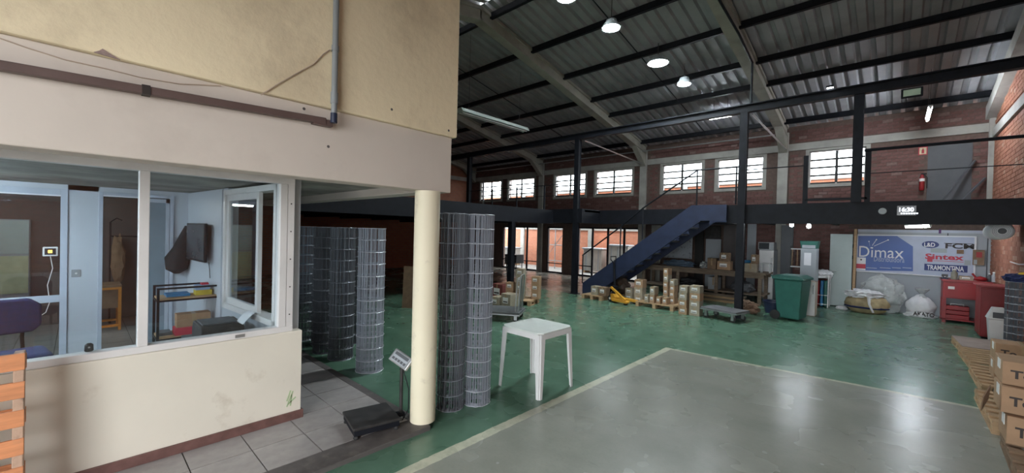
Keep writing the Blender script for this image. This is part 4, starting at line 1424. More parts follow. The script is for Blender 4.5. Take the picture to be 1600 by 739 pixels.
for x0, x1, n, h, Y, z, lb in ST:
    a, b, _, _ = pxrect(x0, x1, 440, 480, Y)
    for i in range(n):
        j = random.uniform(-0.008, 0.008)
        carton(tier(lb, i, n), a + j, b + j, Y, Y + 0.24, z, z + h - 0.001, random.choice((m_card2, m_card2, m_card)), GA, 'label')
        z += h
p = onz(966, 470)
t = thing('wrapped_bundle', 'dark plastic-wrapped bundle behind the yellow pallet jack', 'bundle', (-5.66, 10.62, 0))
MB().box(-0.25, 0.25, -0.2, 0.2, 0, 0.1).build('base_block', m_wood, t)
MB().blob((0, 0, 0.33), (0.24, 0.2, 0.24), 0.2, 2.5, 8, 4, 0.1).build('wrapped_load', mat('dark_wrapped_goods', (0.09, 0.065, 0.05), 0.35, var=0.5, scale=10), t, smooth=True)

# yellow pallet jack
p = onz(962, 472)
t = thing('pallet_jack', 'yellow hand pallet jack with black handle beside cartons', 'pallet jack', (-5.40, 9.60, 0), R(-12))
for y in (0.0, 0.36):
    MB().prism([(0.0, 0.05), (0.50, 0.05), (0.50, 0.09), (0.45, 0.11), (0.0, 0.11)], y, y + 0.13, 'y').build('fork', m_yellowp, t, bevel=0.006)
    MB().lathe([(0.035, 0), (0.035, 0.09)], (0.42, y + 0.02, 0.036), 12, 'y').build('fork_roller', m_rubber, t)
MB().prism([(-0.12, 0.06), (0.04, 0.06), (0.04, 0.14), (-0.04, 0.22), (-0.12, 0.22)], 0.10, 0.39, 'y').build('pump_body', m_yellowp, t, bevel=0.01)
MB().box(-0.14, -0.05, 0.17, 0.31, 0.22, 0.42).build('pump_head', m_black, t, bevel=0.01)
MB().bar((-0.06, 0.05, 0.40), (0.42, 0.05, 0.12), 0.05, 0.05).build('lift_link', m_yellowp, t)
for y in (0.12, 0.28):
    MB().lathe([(0.07, 0), (0.085, 0.01), (0.085, 0.06), (0.07, 0.07)], (-0.16, y, 0.086), 16, 'y').build('steer_wheel', m_rubber, t)
    MB().lathe([(0.03, -0.004), (0.03, 0.074)], (-0.16, y, 0.086), 12, 'y').build('hub', m_label, t)
MB().tube([(-0.10, 0.24, 0.32), (-0.16, 0.24, 1.05)], 0.028, 8).build('handle_shaft', m_black, t, smooth=True)
MB().tube([(-0.16, 0.24, 1.02), (-0.18, 0.14, 1.12), (-0.18, 0.14, 1.2), (-0.18, 0.34, 1.2), (-0.18, 0.34, 1.12), (-0.16, 0.24, 1.02)], 0.016, 8).build('handle_loop', m_black, t, smooth=True)

# ------------------------------------------------------------------ trolley with looped steel handle
def caster(t, x, y, z, r=0.055):
    MB().lathe([(r * 0.8, -0.016), (r, -0.01), (r, 0.01), (r * 0.8, 0.016)], (x, y, r), 16, 'y').build('wheel', m_rubber, t, smooth=True)
    MB().box(x - 0.03, x + 0.03, y - 0.025, y - 0.019, r * 0.7, z).box(x - 0.03, x + 0.03, y + 0.019, y + 0.025, r * 0.7, z).box(x - 0.04, x + 0.04, y - 0.04, y + 0.04, z - 0.012, z).build('caster_fork', m_steel, t)


t = thing('platform_trolley', 'grey platform trolley with looped steel handle behind the table', 'trolley', (-5.92, 6.02, 0), R(31))
MB().box(-0.45, 0.45, -0.34, 0.34, 0.16, 0.20).build('deck', mat('grey_trolley_mat', (0.10, 0.105, 0.11), 0.6), t, bevel=0.008)
MB().box(-0.46, 0.46, -0.35, 0.35, 0.135, 0.16).build('rim', m_steel, t, bevel=0.004)
for x in (-0.36, 0.36):
    for y in (-0.26, 0.26):
        caster(t, x, y, 0.135)
for dx, hh in ((0.40, 0.92), (0.34, 0.86)):
    MB().tube([(dx, -0.22, 0.2), (dx + 0.03, -0.22, hh - 0.08), (dx + 0.03, -0.16, hh), (dx + 0.03, 0.16, hh), (dx + 0.03, 0.22, hh - 0.08), (dx, 0.22, 0.2)], 0.014, 10).build('handle_loop', m_steel, t, smooth=True)
MB().tube([(0.42, 0, 0.2), (0.43, 0, 0.9)], 0.01, 8).build('handle_bar', m_steel, t)
# stacks behind the trolley
GB = 'cartons behind the trolley'
pallet('wooden pallet behind the grey trolley carrying stacked cartons', (-6.84, 7.72, 0), 0.66, 0.66, R(20))
for (x, y, n, h, m_, lb) in ((-6.57, 7.92, 3, 0.19, m_card, 'brown labelled carton in the taller stack behind trolley'), (-6.83, 7.62, 4, 0.19, m_card2, 'pale labelled carton in the tallest stack behind trolley'),
                             (-7.09, 7.54, 2, 0.2, m_card, 'brown carton in a low stack behind trolley')):
    z = 0.121
    for i in range(n):
        carton(tier(lb, i, n), x - 0.1, x + 0.1, y - 0.1, y + 0.1, z, z + h - 0.001, m_, GB, 'label', rz=R(20))
        z += h
for (px, Y, wd, h, m_, lb) in ((790, 6.85, 0.30, 0.34, m_card2, 'square pale carton standing beside the trolley deck'), (773, 6.8, 0.24, 0.24, m_card2, 'low labelled carton standing beside the trolley deck'), (776, 7.5, 0.4, 0.42, m_red, 'dull red carton standing behind low labelled one')):
    a = ony(px, 470, Y).x
    carton(lb, a - wd / 2, a + wd / 2, Y, Y + 0.3, 0, h, m_ if m_ is not m_red else mat('dull_red_card', (0.16, 0.04, 0.035), 0.7), GB, 'label')
# crate by the glazed doors
t = thing('crate_on_stand', 'grey crate on thin stand in front of glazed doors', 'crate', (-12.9, 13.9, 0))
for x in (-0.3, 0.3):
    for y in (-0.2, 0.2):
        MB().box(x - 0.015, x + 0.015, y - 0.015, y + 0.015, 0, 0.35).build('leg', m_black, t)
MB().box(-0.36, 0.36, -0.26, 0.26, 0.35, 0.75).build('body', m_dpanel, t, bevel=0.01)
for z in (0.45, 0.57, 0.69):
    MB().box(-0.37, 0.37, -0.27, -0.26, z - 0.02, z + 0.02).build('rib', m_dksteel, t)
# leaning board under the side mezzanine
p0 = onz(641, 484)
t = tag(MB().box(-0.2, 0.2, -0.02, 0.02, 0, 0.95).build('leaning_board', m_card3, loc=(-8.0, 5.2, 0), rot=(R(-6), 0, R(43))), 'brown board standing in the dark under the mezzanine', 'board')

# ------------------------------------------------------------------ work bench with its load
t = thing('long_workbench', 'long worn wooden workbench under the mezzanine', 'workbench', (-4.3, 13.0, 0))
for i in range(4):
    MB().box(-1.75, 1.80, -0.42 + i * 0.21, -0.22 + i * 0.21, 0.80, 0.85).build('top_plank', m_bench, t, bevel=0.004)
for y in (-0.38, 0.38):
    MB().box(-1.7, 1.75, y - 0.025, y + 0.025, 0.70, 0.80).build('apron_rail', m_bench, t)
for x in (-1.65, -0.55, 0.55, 1.65):
    for y in (-0.36, 0.36):
        MB().box(x - 0.04, x + 0.04, y - 0.04, y + 0.04, 0, 0.80).build('leg', m_bench, t)
for i in range(3):
    MB().box(-1.7, 1.75, -0.36 + i * 0.25, -0.14 + i * 0.25, 0.22, 0.26).build('shelf_plank', m_bench, t)
GC = 'planks stored under the workbench'
for i in range(4):
    tag(MB().box(-0.75, 0.75, -0.1, 0.1, 0, 0.05).build('spare_plank', m_bench if i % 2 else m_wood, loc=(-3.75 + 0.03 * i, 12.3, 0.052 * i), bevel=0.003), ['lowest', 'second', 'third', 'topmost'][i] + ' spare wooden plank in the low stack before workbench', 'plank', GC)
GD = 'cartons on the workbench'
for x0, x1, yt, yb, m_, lb, mk in ((1120, 1141, 411, 423, m_card, 'brown taped carton lying on the workbench', 'label'), (1124, 1138, 398, 411, m_card3, 'dark carton on top of the taped one', 'label'),
                                   (1105, 1119, 400, 416, m_card3, 'open dark carton on the workbench', None), (1163, 1182, 411, 423, m_card2, 'pale flat carton on the workbench beside the post', None), (1173, 1183, 397, 411, m_card3, 'upright carton with white side on pale flat carton', 'label')):
    a, b, z0, z1 = pxrect(x0, x1, yt, yb, 12.75)
    z0 = 0.851 if yb > 411 else 0.851 + (pxrect(x0, x1, 411, 423, 12.75)[3] - pxrect(x0, x1, 411, 423, 12.75)[2]) + 0.001
    h = z1 - pxrect(x0, x1, yt, yb, 12.75)[2]
    carton(lb, a, b, 12.75, 13.02, z0, z0 + h, m_, GD, mk)
p = ony(1165, 402, 13.1)
t = thing('blue_bucket', 'bright blue plastic bucket on the workbench', 'bucket', (p.x, 13.15, 0.851))
MB().lathe([(0.10, 0), (0.14, 0.28), (0.15, 0.28), (0.15, 0.30), (0.13, 0.30), (0.09, 0.02)], (0, 0, 0), 24).build('pail', m_bluep, t, smooth=True)
MB().tube([(-0.145, 0, 0.28), (-0.12, -0.08, 0.20), (0, -0.15, 0.16), (0.12, -0.08, 0.20), (0.145, 0, 0.28)], 0.005, 6).build('handle', m_steel, t)
p = ony(1197, 414, 12.9)
t = thing('bench_stool', 'small metal stool frame standing on the workbench', 'stool', (p.x, 12.9, 0.851))
for x in (-0.1, 0.1):
    for y in (-0.08, 0.08):
        MB().box(x - 0.01, x + 0.01, y - 0.01, y + 0.01, 0, 0.24).build('leg', m_steel, t)
MB().box(-0.12, 0.12, -0.1, 0.1, 0.24, 0.26).build('seat', m_steel, t)
for q, col, lb in (((1090, 410), m_bluep, 'crumpled blue tarpaulin heaped on the workbench'), ((1100, 414), m_film, 'crumpled clear plastic on the workbench')):
    p = ony(q[0] - (30 if col is m_bluep else 0), 405, 12.95)
    tag(MB().blob((0, 0, 0.07), (0.45 if col is m_bluep else 0.1, 0.2, 0.12), 0.35, 3.5, 6, 4, 0.0).build('tarpaulin' if col is m_bluep else 'plastic_scrap', mat('grey_blue_tarp', (0.10, 0.15, 0.21), 0.5) if col is m_bluep else col, loc=(p.x, 12.98, 0.852), smooth=True), lb, 'tarpaulin' if col is m_bluep else 'plastic')

for x, y, rr, m_, lb, nm in ((-4.6, 12.95, (0.32, 0.2, 0.16), m_blackcloth, 'black sack lying on the lower workbench shelf', 'black_sack'), (-3.15, 12.95, (0.3, 0.2, 0.17), m_dpanel, 'dark grey sack on lower workbench shelf near the bin', 'grey_sack')):
    tag(MB().blob((0, 0, rr[2] * 0.8), rr, 0.25, 2.5, 6, 4, 0.0).build(nm, m_, loc=(x, y, 0.262), smooth=True), lb, 'sack')
carton('pale upright carton on the lower workbench shelf', -4.0, -3.72, 12.72, 13.0, 0.262, 0.62, m_panel, 'cartons on the workbench', None)

# wall boards and doors behind the bench
def board(name, label, cat, x0, x1, yt, yb, Y, m, th=0.03, zfloor=None, group=None):
    a, b, z0, z1 = pxrect(x0, x1, yt, yb, Y)
    if zfloor is not None:
        z0 = zfloor
    return tag(MB().box(0, b - a, 0, th, 0, z1 - z0).build(name, m, loc=(a, Y, z0), bevel=0.004), label, cat, group)


m_marble = mat('scribbled_whiteboard', (0.40, 0.44, 0.49), 0.4, var=0.05, scale=3, dirt=(0.16, 0.17, 0.19), dirt_amt=(0.56, 0.62), dscale=9)
board('wall_board', 'tall pale panel at the end of the workbench wall', 'panel', 1016, 1033, 352, 425, 14.35, m_conc, zfloor=0)
board('whiteboard', 'large scribbled grey whiteboard above the workbench', 'whiteboard', 1036, 1082, 364, 402, 14.3, m_marble)
board('doorway_shade_panel', 'black sheet painted as the dark of a doorway beside whiteboard', 'door', 1084, 1100, 358, 440, 14.4, m_rubber, zfloor=0)  # darkness inside the doorway put in as a flat black sheet
board('grey_cabinet_door', 'plain pale grey cabinet door behind the bench', 'door', 1101, 1127, 374, 440, 14.3, m_panel, zfloor=0)
board('dark_notice_board', 'dark notice board hanging above the pale cabinet door', 'notice board', 1101, 1126, 353, 373, 14.35, m_dksteel)
board('brown_cupboard', 'tall dark brown cupboard behind the cartons', 'cupboard', 1128, 1152, 352, 450, 14.1, m_darkroom, 0.3, 0)
board('grey_partition', 'grey partition panel behind the dark post', 'panel', 1165, 1182, 350, 450, 14.3, m_panel, 0.04, 0)
board('dark_partition', 'dark grey partition panel between brick patch and locker', 'panel', 1218, 1240, 352, 450, 14.2, m_dpanel, 0.06, 0)
# fridge and microwave
a, b, z0, z1 = pxrect(1184, 1209, 391, 460, 13.6)
t = thing('small_fridge', 'white single-door fridge behind the workbench end', 'fridge', ((a + b) / 2, 13.9, 0))
W2 = (b - a) / 2
MB().box(-W2, W2, -0.25, 0.25, 0.03, z1).build('cabinet', m_panel, t, bevel=0.01)
MB().box(-W2, W2, -0.30, -0.255, 0.05, z1 - 0.01).build('door', m_plastic, t, bevel=0.01)
MB().box(W2 - 0.06, W2 - 0.03, -0.33, -0.30, z1 * 0.55, z1 * 0.85).build('handle', m_steel, t)
t = thing('microwave', 'small silver microwave on top of the white fridge', 'microwave', ((a + b) / 2 - 0.03, 13.85, z1 + 0.031 - 0.03))
MB().box(-0.2, 0.2, -0.16, 0.16, 0.0, 0.22).build('case', m_steel, t, bevel=0.008)
MB().box(-0.18, 0.08, -0.168, -0.16, 0.02, 0.20).build('door', m_screen, t)
MB().box(0.1, 0.19, -0.166, -0.16, 0.02, 0.20).build('control_panel', m_panel, t)

# flat trolley in front of the post
t = thing('flat_trolley', 'low flat grey trolley in front of the dark post', 'trolley', (-2.70, 9.72, 0), R(-14))
MB().box(-0.40, 0.40, -0.26, 0.26, 0.20, 0.235).build('deck', mat('worn_grey_deck', (0.13, 0.13, 0.14), 0.55), t, bevel=0.006)
MB().box(-0.41, 0.41, -0.27, 0.27, 0.18, 0.20).build('rim', m_steel, t)
for x in (-0.3, 0.3):
    for y in (-0.2, 0.2):
        caster(t, x, y, 0.18, 0.06)
# cloth heap and blue tub by the bin
t = tag(MB().blob((0, 0, 0.12), (0.24, 0.18, 0.17), 0.4, 3, 2, 4, 0.0).build('cloth_heap', mat('brown_cloth', (0.15, 0.09, 0.06), 0.9, var=0.3), loc=(-2.55, 11.0, 0), smooth=True), 'brown cloth heap on floor beside the green bin', 'cloth')
p = onz(1200, 487)
t = thing('blue_tub', 'dark blue plastic tub behind the green bin', 'tub', (-2.12, 11.55, 0))
MB().lathe([(0.17, 0), (0.22, 0.26), (0.235, 0.26), (0.235, 0.285), (0.21, 0.285), (0.16, 0.02)], (0, 0, 0), 24).build('pail', m_navy, t, smooth=True)
MB().box(0.22, 0.27, -0.05, 0.05, 0.2, 0.24).build('handle', m_navy, t)

# green wheelie bin
t = thing('wheelie_bin', 'green wheeled rubbish bin with closed lid', 'bin', (-1.66, 10.95, 0), R(-8))
def taper(mb, z0, z1, a0, b0, a1, b1):
    return mb.add([(-a0, -b0, z0), (a0, -b0, z0), (a0, b0, z0), (-a0, b0, z0), (-a1, -b1, z1), (a1, -b1, z1), (a1, b1, z1), (-a1, b1, z1)], [(0, 3, 2, 1), (4, 5, 6, 7), (0, 1, 5, 4), (1, 2, 6, 5), (2, 3, 7, 6), (3, 0, 4, 7)])
taper(MB(), 0.04, 0.90, 0.21, 0.25, 0.27, 0.32).build('body', m_binG, t, bevel=0.03)
taper(MB(), 0.90, 0.94, 0.30, 0.35, 0.30, 0.35).build('rim', m_binG, t, bevel=0.01)
taper(MB(), 0.94, 1.0, 0.30, 0.35, 0.20, 0.26).build('lid', m_binG, t, bevel=0.015)
MB().tube([(-0.31, -0.2, 0.93), (-0.36, -0.2, 0.95), (-0.36, 0.2, 0.95), (-0.31, 0.2, 0.93)], 0.014, 8).build('handle', m_binG, t, smooth=True)
for y in (-0.27, 0.27):
    MB().lathe([(0.08, -0.025), (0.10, -0.02), (0.10, 0.02), (0.08, 0.025)], (-0.24, y, 0.10), 20, 'y').build('wheel', m_rubber, t, smooth=True)
MB().box(0.08, 0.17, -0.305, -0.285, 0.72, 0.80).build('sticker', mat('green_sticker', (0.25, 0.42, 0.30), 0.5), t)
# white cabinet, locker, cloth covered rack
a, b, z0, z1 = pxrect(1255, 1274, 441, 490, 11.7)
t = thing('white_cabinet', 'narrow white cabinet close beside the green bin', 'cabinet', ((a + b) / 2, 11.95, 0))
W2 = (b - a) / 2
MB().box(-W2, W2, -0.2, 0.2, 0, z1).build('body', mat('beige_side', (0.42, 0.37, 0.31), 0.5), t, bevel=0.006)
MB().box(-W2 + 0.005, W2, -0.22, -0.2, 0.02, z1 - 0.01).build('door', m_plastic, t, bevel=0.004)
MB().tube([(W2 - 0.04, -0.22, z1 * 0.65), (W2 - 0.04, -0.245, z1 * 0.7), (W2 - 0.04, -0.245, z1 * 0.85), (W2 - 0.04, -0.22, z1 * 0.9)], 0.006, 6).build('handle', m_dksteel, t)
a, b, z0, z1 = pxrect(1249, 1276, 389, 440, 13.0)
t = thing('steel_locker', 'tall white steel locker with a taped notice', 'locker', ((a + b) / 2, 13.25, 0))
W2 = (b - a) / 2
MB().box(-W2, W2, -0.22, 0.22, 0, z1).build('body', m_panel, t, bevel=0.006)
MB().box(-W2 + 0.01, W2 - 0.01, -0.235, -0.22, 0.05, z1 - 0.02).build('door', m_panel, t, bevel=0.004)
MB().box(-0.09, 0.06, -0.238, -0.234, z1 * 0.72, z1 * 0.93).build('notice', m_paper, t)
MB().box(-0.13, -0.11, -0.25, -0.234, z1 * 0.4, z1 * 0.5).build('handle', m_dksteel, t)
t = thing('green_crate', 'green plastic crate with pale box on the locker', 'crate', ((a + b) / 2, 13.25, z1 + 0.001))
taper(MB(), 0.0, 0.2, 0.17, 0.17, 0.2, 0.2).build('crate_body', m_binG, t, bevel=0.01)
MB().box(-0.14, 0.14, -0.215, -0.20, 0.01, 0.09).build('front_label', m_panel, t)
a = ony(1284, 425, 13.7).x
t = thing('cloth_covered_rack', 'metal rack covered by a white cloth beside locker', 'rack', (a, 13.75, 0))
for x in (-0.16, 0.16):
    for y in (-0.18, 0.18):
        MB().tube([(x, y, 0), (x, y, 0.86)], 0.014, 8).build('upright', m_white, t)
for z in (0.08, 0.32):
    MB().tube([(-0.16, -0.18, z), (0.16, -0.18, z)], 0.01, 6).build('rail', m_white, t)
MB().blob((0, 0, 0.86), (0.23, 0.24, 0.13), 0.25, 3, 11, 4, 0.76).build('cloth', m_sack, t, smooth=True)
for x, m_ in ((-0.07, m_red), (0.02, m_bluep), (0.10, m_binG)):
    MB().box(x - 0.035, x + 0.035, -0.12, 0.12, 0.02, 0.7).build('hung_roll', m_, t, bevel=0.02)
t = thing('tool_rack', 'slim rack of hanging tools between dark panel and locker', 'rack', (ony(1243, 410, 13.8).x, 13.9, 0))
for x in (-0.13, 0.13):
    MB().box(x - 0.015, x + 0.015, -0.02, 0.02, 0, 1.6).build('upright', m_dksteel, t)
for z in (0.5, 1.0, 1.5):
    MB().box(-0.13, 0.13, -0.03, 0.0, z, z + 0.03).build('rail', m_steel, t)
for i in range(4):
    MB().tube([(-0.09 + i * 0.06, -0.05, 1.5), (-0.09 + i * 0.06, -0.05, 1.05)], 0.01, 6).build('hung_tool', m_dksteel if i % 2 else m_wood, t)

# pale door leaf standing open, and the wood post beside it
a, b, z0, z1 = pxrect(1294, 1333, 366, 474, 14.1)
dr = sroot('door_3', (a, 14.1, 0))
lf = MB().box(0, b - a, 0, 0.035, 0.02, z1).build('door_leaf', m_greydoor, dr, bevel=0.004)
MB().tube([(0.05, -0.0, 0.95), (0.05, -0.05, 0.95), (0.16, -0.05, 0.95)], 0.012, 8).build('door_handle', m_steel, lf, smooth=True)
for z in (0.35, 1.3, 1.6):
    MB().tube([(b - a + 0.008, 0.0, z), (b - a + 0.008, 0.0, z + 0.09)], 0.01, 8).build('hinge', m_black, lf)
MB().box(b - a + 0.02, b - a + 0.075, 0.0, 0.25, 0, 2.1).build('door_post', m_wood, dr)

# ------------------------------------------------------------------ partition with the banner
px0, px1 = ony(1339, 400, 14.3).x, ony(1556, 400, 14.3).x
pt = struct(MB().box(px0, px1, 14.34, 14.4, 0, 2.1).build('wall_partition', m_panel))
MB().box(px0, px1, 14.33, 14.342, 2.03, 2.1).build('top_rail', m_alu, pt)
for xx in (1480, 1543):
    q = ony(xx, 400, 14.3).x
    MB().box(q - 0.01, q + 0.01, 14.335, 14.34, 0, 2.1).build('cover_strip', m_dpanel, pt)
BYY = 14.30
b0, b1 = ony(1338.5, 396, BYY).x, ony(1525, 396, BYY).x
bz0, bz1 = 0.97, 1.965
BWD, BHT = b1 - b0, bz1 - bz0
bn = thing('shop_banner', 'blue and grey printed trade banner on grey partition', 'banner', (b0, BYY, bz0))
MB().box(0, BWD, 0.01, 0.035, 0, BHT).build('backing', m_signgrey, bn)
for q in ((0, BWD, 0, 0.025), (0, BWD, BHT - 0.025, BHT), (0, 0.02, 0, BHT), (BWD - 0.03, BWD, 0, BHT)):
    MB().box(q[0], q[1], 0, 0.012, q[2], q[3]).build('edge_strip', m_signwhite, bn)


def bpt(cx, cy):
    """position on the banner from the enlarged view (1600 x 648 for px 1330-1540, 355-440)"""
    p_ = ony(1330 + cx / 7.619, 355 + cy / 7.624, BYY)
    return p_.x - b0, p_.z - bz0


MB().prism([bpt(62, 105), bpt(545, 105), bpt(735, 230), bpt(735, 525), bpt(62, 510)], 0.003, 0.0095, 'y').build('blue_field', m_signblue, bn)
U, V = (1, 0, 0), (0, 0, 1)


def btext(s_, c0, c1, m, name='lettering', bold=0.0, y=-0.001):
    (x0, z0), (x1, z1) = bpt(*c0), bpt(*c1)
    text(s_, name, m, bn, (x0, y + 0.003, z0), U, V, x1 - x0, z1 - z0, 0.003, bold)


btext('Dimax', (92, 352), (628, 240), m_signwhite)
btext('Distribuidora', (270, 405), (635, 362), m_signgrey)
for c0, c1 in ((180, 305), (340, 470), (485, 590), (610, 718)):
    MB().box(bpt(c0, 482)[0], bpt(c1, 482)[0], 0.0005, 0.003, bpt(c0, 486)[1], bpt(c0, 478)[1]).build('fine_print', m_signgrey, bn)
for e0, e1 in (((222, 225), (212, 170)), ((250, 220), (300, 148)), ((272, 225), (440, 152))):
    (x0, z0), (x1, z1) = bpt(*e0), bpt(*e1)
    MB().bar((x0, 0.0015, z0), (x1, 0.0015, z1), 0.003, 0.012).build('logo_ray', m_signwhite, bn)
    MB().lathe([(0.016, 0), (0.016, 0.003)], (x1, 0, z1), 12, 'y').build('logo_dot', m_signwhite, bn)
x, z = bpt(240, 245)
MB().lathe([(0.02, 0), (0.02, 0.003)], (x, 0, z), 12, 'y').build('logo_dot', m_signwhite, bn)
(x0, z0), (x1, z1) = bpt(840, 245), bpt(1048, 168)
ov = [((x0 + x1) / 2 + (x1 - x0) / 2 * math.cos(i * math.pi / 12), (z0 + z1) / 2 + (z1 - z0) / 2 * math.sin(i * math.pi / 12)) for i in range(24)]
MB().prism(ov, 0.004, 0.0095, 'y').build('logo_oval', m_signnavy, bn)
btext('L&D', (868, 232), (1000, 186), m_signwhite, bold=0.02)
btext('FCM', (1120, 252), (1475, 200), m_ink, bold=0.03, y=0.004)
MB().box(bpt(1105, 200)[0], bpt(1450, 200)[0], 0.006, 0.0095, bpt(1200, 196)[1], bpt(1200, 190)[1]).build('logo_line', m_ink, bn)
btext('Sintex', (880, 378), (1345, 330), m_signred, bold=0.03, y=0.004)
MB().box(bpt(905, 400)[0], bpt(968, 400)[0], 0.002, 0.0095, bpt(905, 410)[1], bpt(905, 345)[1]).build('logo_square', m_signred, bn)
MB().box(bpt(980, 400)[0], bpt(1340, 400)[0], 0.006, 0.0095, bpt(905, 398)[1], bpt(905, 393)[1]).build('logo_line', m_signred, bn)
(x0, z0), (x1, z1) = bpt(870, 512), bpt(1387, 460)
MB().box(x0, x1, 0.004, 0.0095, z0, z1).build('logo_plate', m_signnavy, bn, bevel=0.004)
btext('TRAMONTINA', (900, 505), (1345, 470), m_signwhite, bold=0.02)
# little papers taped on and beside the banner
def note(cx0, cy0, cx1, cy1, m, label, name='taped_note', y=BYY - 0.012):
    (x0, z0), (x1, z1) = bpt(cx0, cy1), bpt(cx1, cy0)
    t_ = thing(name, label, 'notice', (b0 + x0, y, bz0 + z0))
    MB().box(0, x1 - x0, 0, 0.004, 0, z1 - z0).build('sheet', m, t_)
    return t_, x1 - x0, z1 - z0


t, ww, hh = note(60, 362, 175, 505, m_paper, 'red and white notice taped to the banner corner')
MB().box(0, ww, -0.002, 0, hh * 0.12, hh * 0.48).build('red_band', m_signred, t)
MB().lathe([(0.02, 0), (0.02, 0.002)], (ww * 0.5, -0.002, hh * 0.82), 10, 'y').build('black_mark', m_ink, t)
t, ww, hh = note(1440, 272, 1588, 448, m_card3, 'dark picture sheet pinned over the banner end', y=BYY - 0.02)
MB().box(0.02, ww * 0.4, -0.002, 0, hh * 0.05, hh * 0.35).build('pale_patch', m_panel, t)
MB().box(ww * 0.3, ww * 0.8, -0.002, 0, hh * 0.5, hh * 0.85).build('red_patch', m_red, t)
note(945, 255, 1140, 300, m_panel, 'pale blank strip stuck below the oval logo')
note(1255, 270, 1340, 315, m_card3, 'small brown tag stuck between the banner logos')
note(1345, 395, 1425, 450, m_panel, 'small pale sheet stuck beside the dark picture sheet')
t, ww, hh = note(1040, 25, 1072, 75, mat('purple_hook', (0.10, 0.03, 0.16), 0.5), 'small purple hook on the partition above the banner')

# ------------------------------------------------------------------ sacks at the foot of the partition
a, b = onz(1330, 486).x, onz(1398, 489).x
t = thing('striped_sack', 'tan and navy striped sack topped by crumpled white plastic', 'sack', (-0.50, 13.52, 0))
MB().blob((0, 0, 0.22), (0.42, 0.26, 0.27), 0.12, 2, 3, 4, 0.0).build('sack_body', m_tansack, t, smooth=True)
MB().blob((0, -0.005, 0.14), (0.435, 0.27, 0.05), 0.05, 2, 3, 4).build('navy_stripe', m_navycloth, t, smooth=True)
MB().blob((-0.04, -0.01, 0.45), (0.36, 0.24, 0.12), 0.4, 3.2, 7, 4).build('white_plastic', m_sack, t, smooth=True)
MB().tube([(0.05, -0.24, 0.42), (0.06, -0.275, 0.25), (0.14, -0.28, 0.05)], [0.04, 0.025, 0.02], 7).build('trailing_strip', m_sack, t, smooth=True)
t = thing('plastic_wrap_bag', 'big clear plastic bag of crumpled wrap behind striped sack', 'bag', (-0.24, 14.06, 0))
MB().blob((0, 0, 0.42), (0.42, 0.18, 0.48), 0.22, 2.6, 5, 5, 0.0).build('bag_skin', m_film, t, smooth=True)
MB().blob((0, 0, 0.38), (0.34, 0.13, 0.40), 0.5, 4.2, 9, 4, 0.02).build('crumpled_wrap', mat('grey_crumpled_wrap', (0.42, 0.45, 0.45), 0.4, var=0.5, scale=9), t, smooth=True)
t = thing('white_sack', 'white woven sack with tied neck and dark lettering', 'sack', (0.47, 13.98, 0))
MB().blob((0, 0, 0.24), (0.27, 0.2, 0.28), 0.1, 2.5, 2, 4, 0.0, lambda z: 1.0 if z < 0.2 else 1.0 - 0.35 * (z - 0.2)).build('sack_body', m_sack, t, smooth=True)
MB().lathe([(0.10, 0.46), (0.05, 0.52), (0.045, 0.55), (0.12, 0.64), (0.13, 0.67), (0.02, 0.62)], (0.02, 0, 0), 14).build('tied_neck', m_film, t, smooth=True)
MB().blob((0, -0.04, 0.03), (0.28, 0.22, 0.09), 0.2, 3, 12, 4, 0.0).build('spread_base', m_sack, t, smooth=True)
text('AKATO', 'lettering', m_ink, t, (-0.13, -0.245, 0.035), (1, 0, 0), (0, 0.35, 0.94), 0.36, 0.1, 0.02, 0.03)
p = onz(1333, 488)
tag(MB().blob((0, 0, 0.04), (0.12, 0.08, 0.06), 0.3, 3, 1, 3, 0.0).build('plastic_scrap', m_sack, loc=(-0.98, 13.55, 0), smooth=True), 'white plastic scrap on the floor beside striped sack', 'plastic')

# ------------------------------------------------------------------ red workbench and cabinet
t = thing('red_workbench', 'red steel workbench with drawers under the banner', 'workbench', (0.80, 13.45, 0))
RW = 0.74
MB().box(-0.02, RW, 0.0, 0.6, 0.93, 0.97).build('top', m_redlid, t, bevel=0.005)
MB().box(0, RW, 0.02, 0.58, 0.55, 0.93).build('drawer_box', m_red, t)
MB().box(0.03, RW - 0.03, 0.0, 0.02, 0.58, 0.90).build('drawer_front', m_red, t, bevel=0.004)
MB().box(0.08, 0.18, -0.006, 0.0, 0.76, 0.82).build('paper_tag', m_label, t)
for x in (0.0, RW - 0.06):
    for y in (0.02, 0.52):
        MB().box(x, x + 0.06, y, y + 0.06, 0, 0.55).build('leg', m_red, t)
MB().box(0.0, RW, 0.02, 0.58, 0.06, 0.09).build('lower_shelf', m_red, t)
tb = thing('red_toolbox', 'red tiered toolbox under the red workbench', 'toolbox', (1.04, 13.60, 0.091))
for i in range(3):
    MB().box(-0.18, 0.18, -0.1, 0.12, i * 0.1, i * 0.1 + 0.09).build('tier', m_red, tb, bevel=0.008)
MB().tube([(-0.1, 0, 0.28), (-0.1, 0, 0.33), (0.1, 0, 0.33), (0.1, 0, 0.28)], 0.01, 6).build('handle', m_steel, tb)
t2 = thing('steel_hose_coil', 'bent silver hose beside the red toolbox', 'hose', (1.36, 13.38, 0))
MB().tube([(0.10, 0.04, 0.0), (0.03, 0.0, 0.12), (0.03, 0, 0.26), (0.12, 0, 0.36)], 0.014, 8).build('inner_bend', m_steel, t2, smooth=True)
MB().tube([(0.03, 0.04, 0.0), (-0.05, 0.0, 0.14), (-0.03, 0, 0.32), (0.10, 0.02, 0.44)], 0.014, 8).build('outer_bend', m_steel, t2, smooth=True)
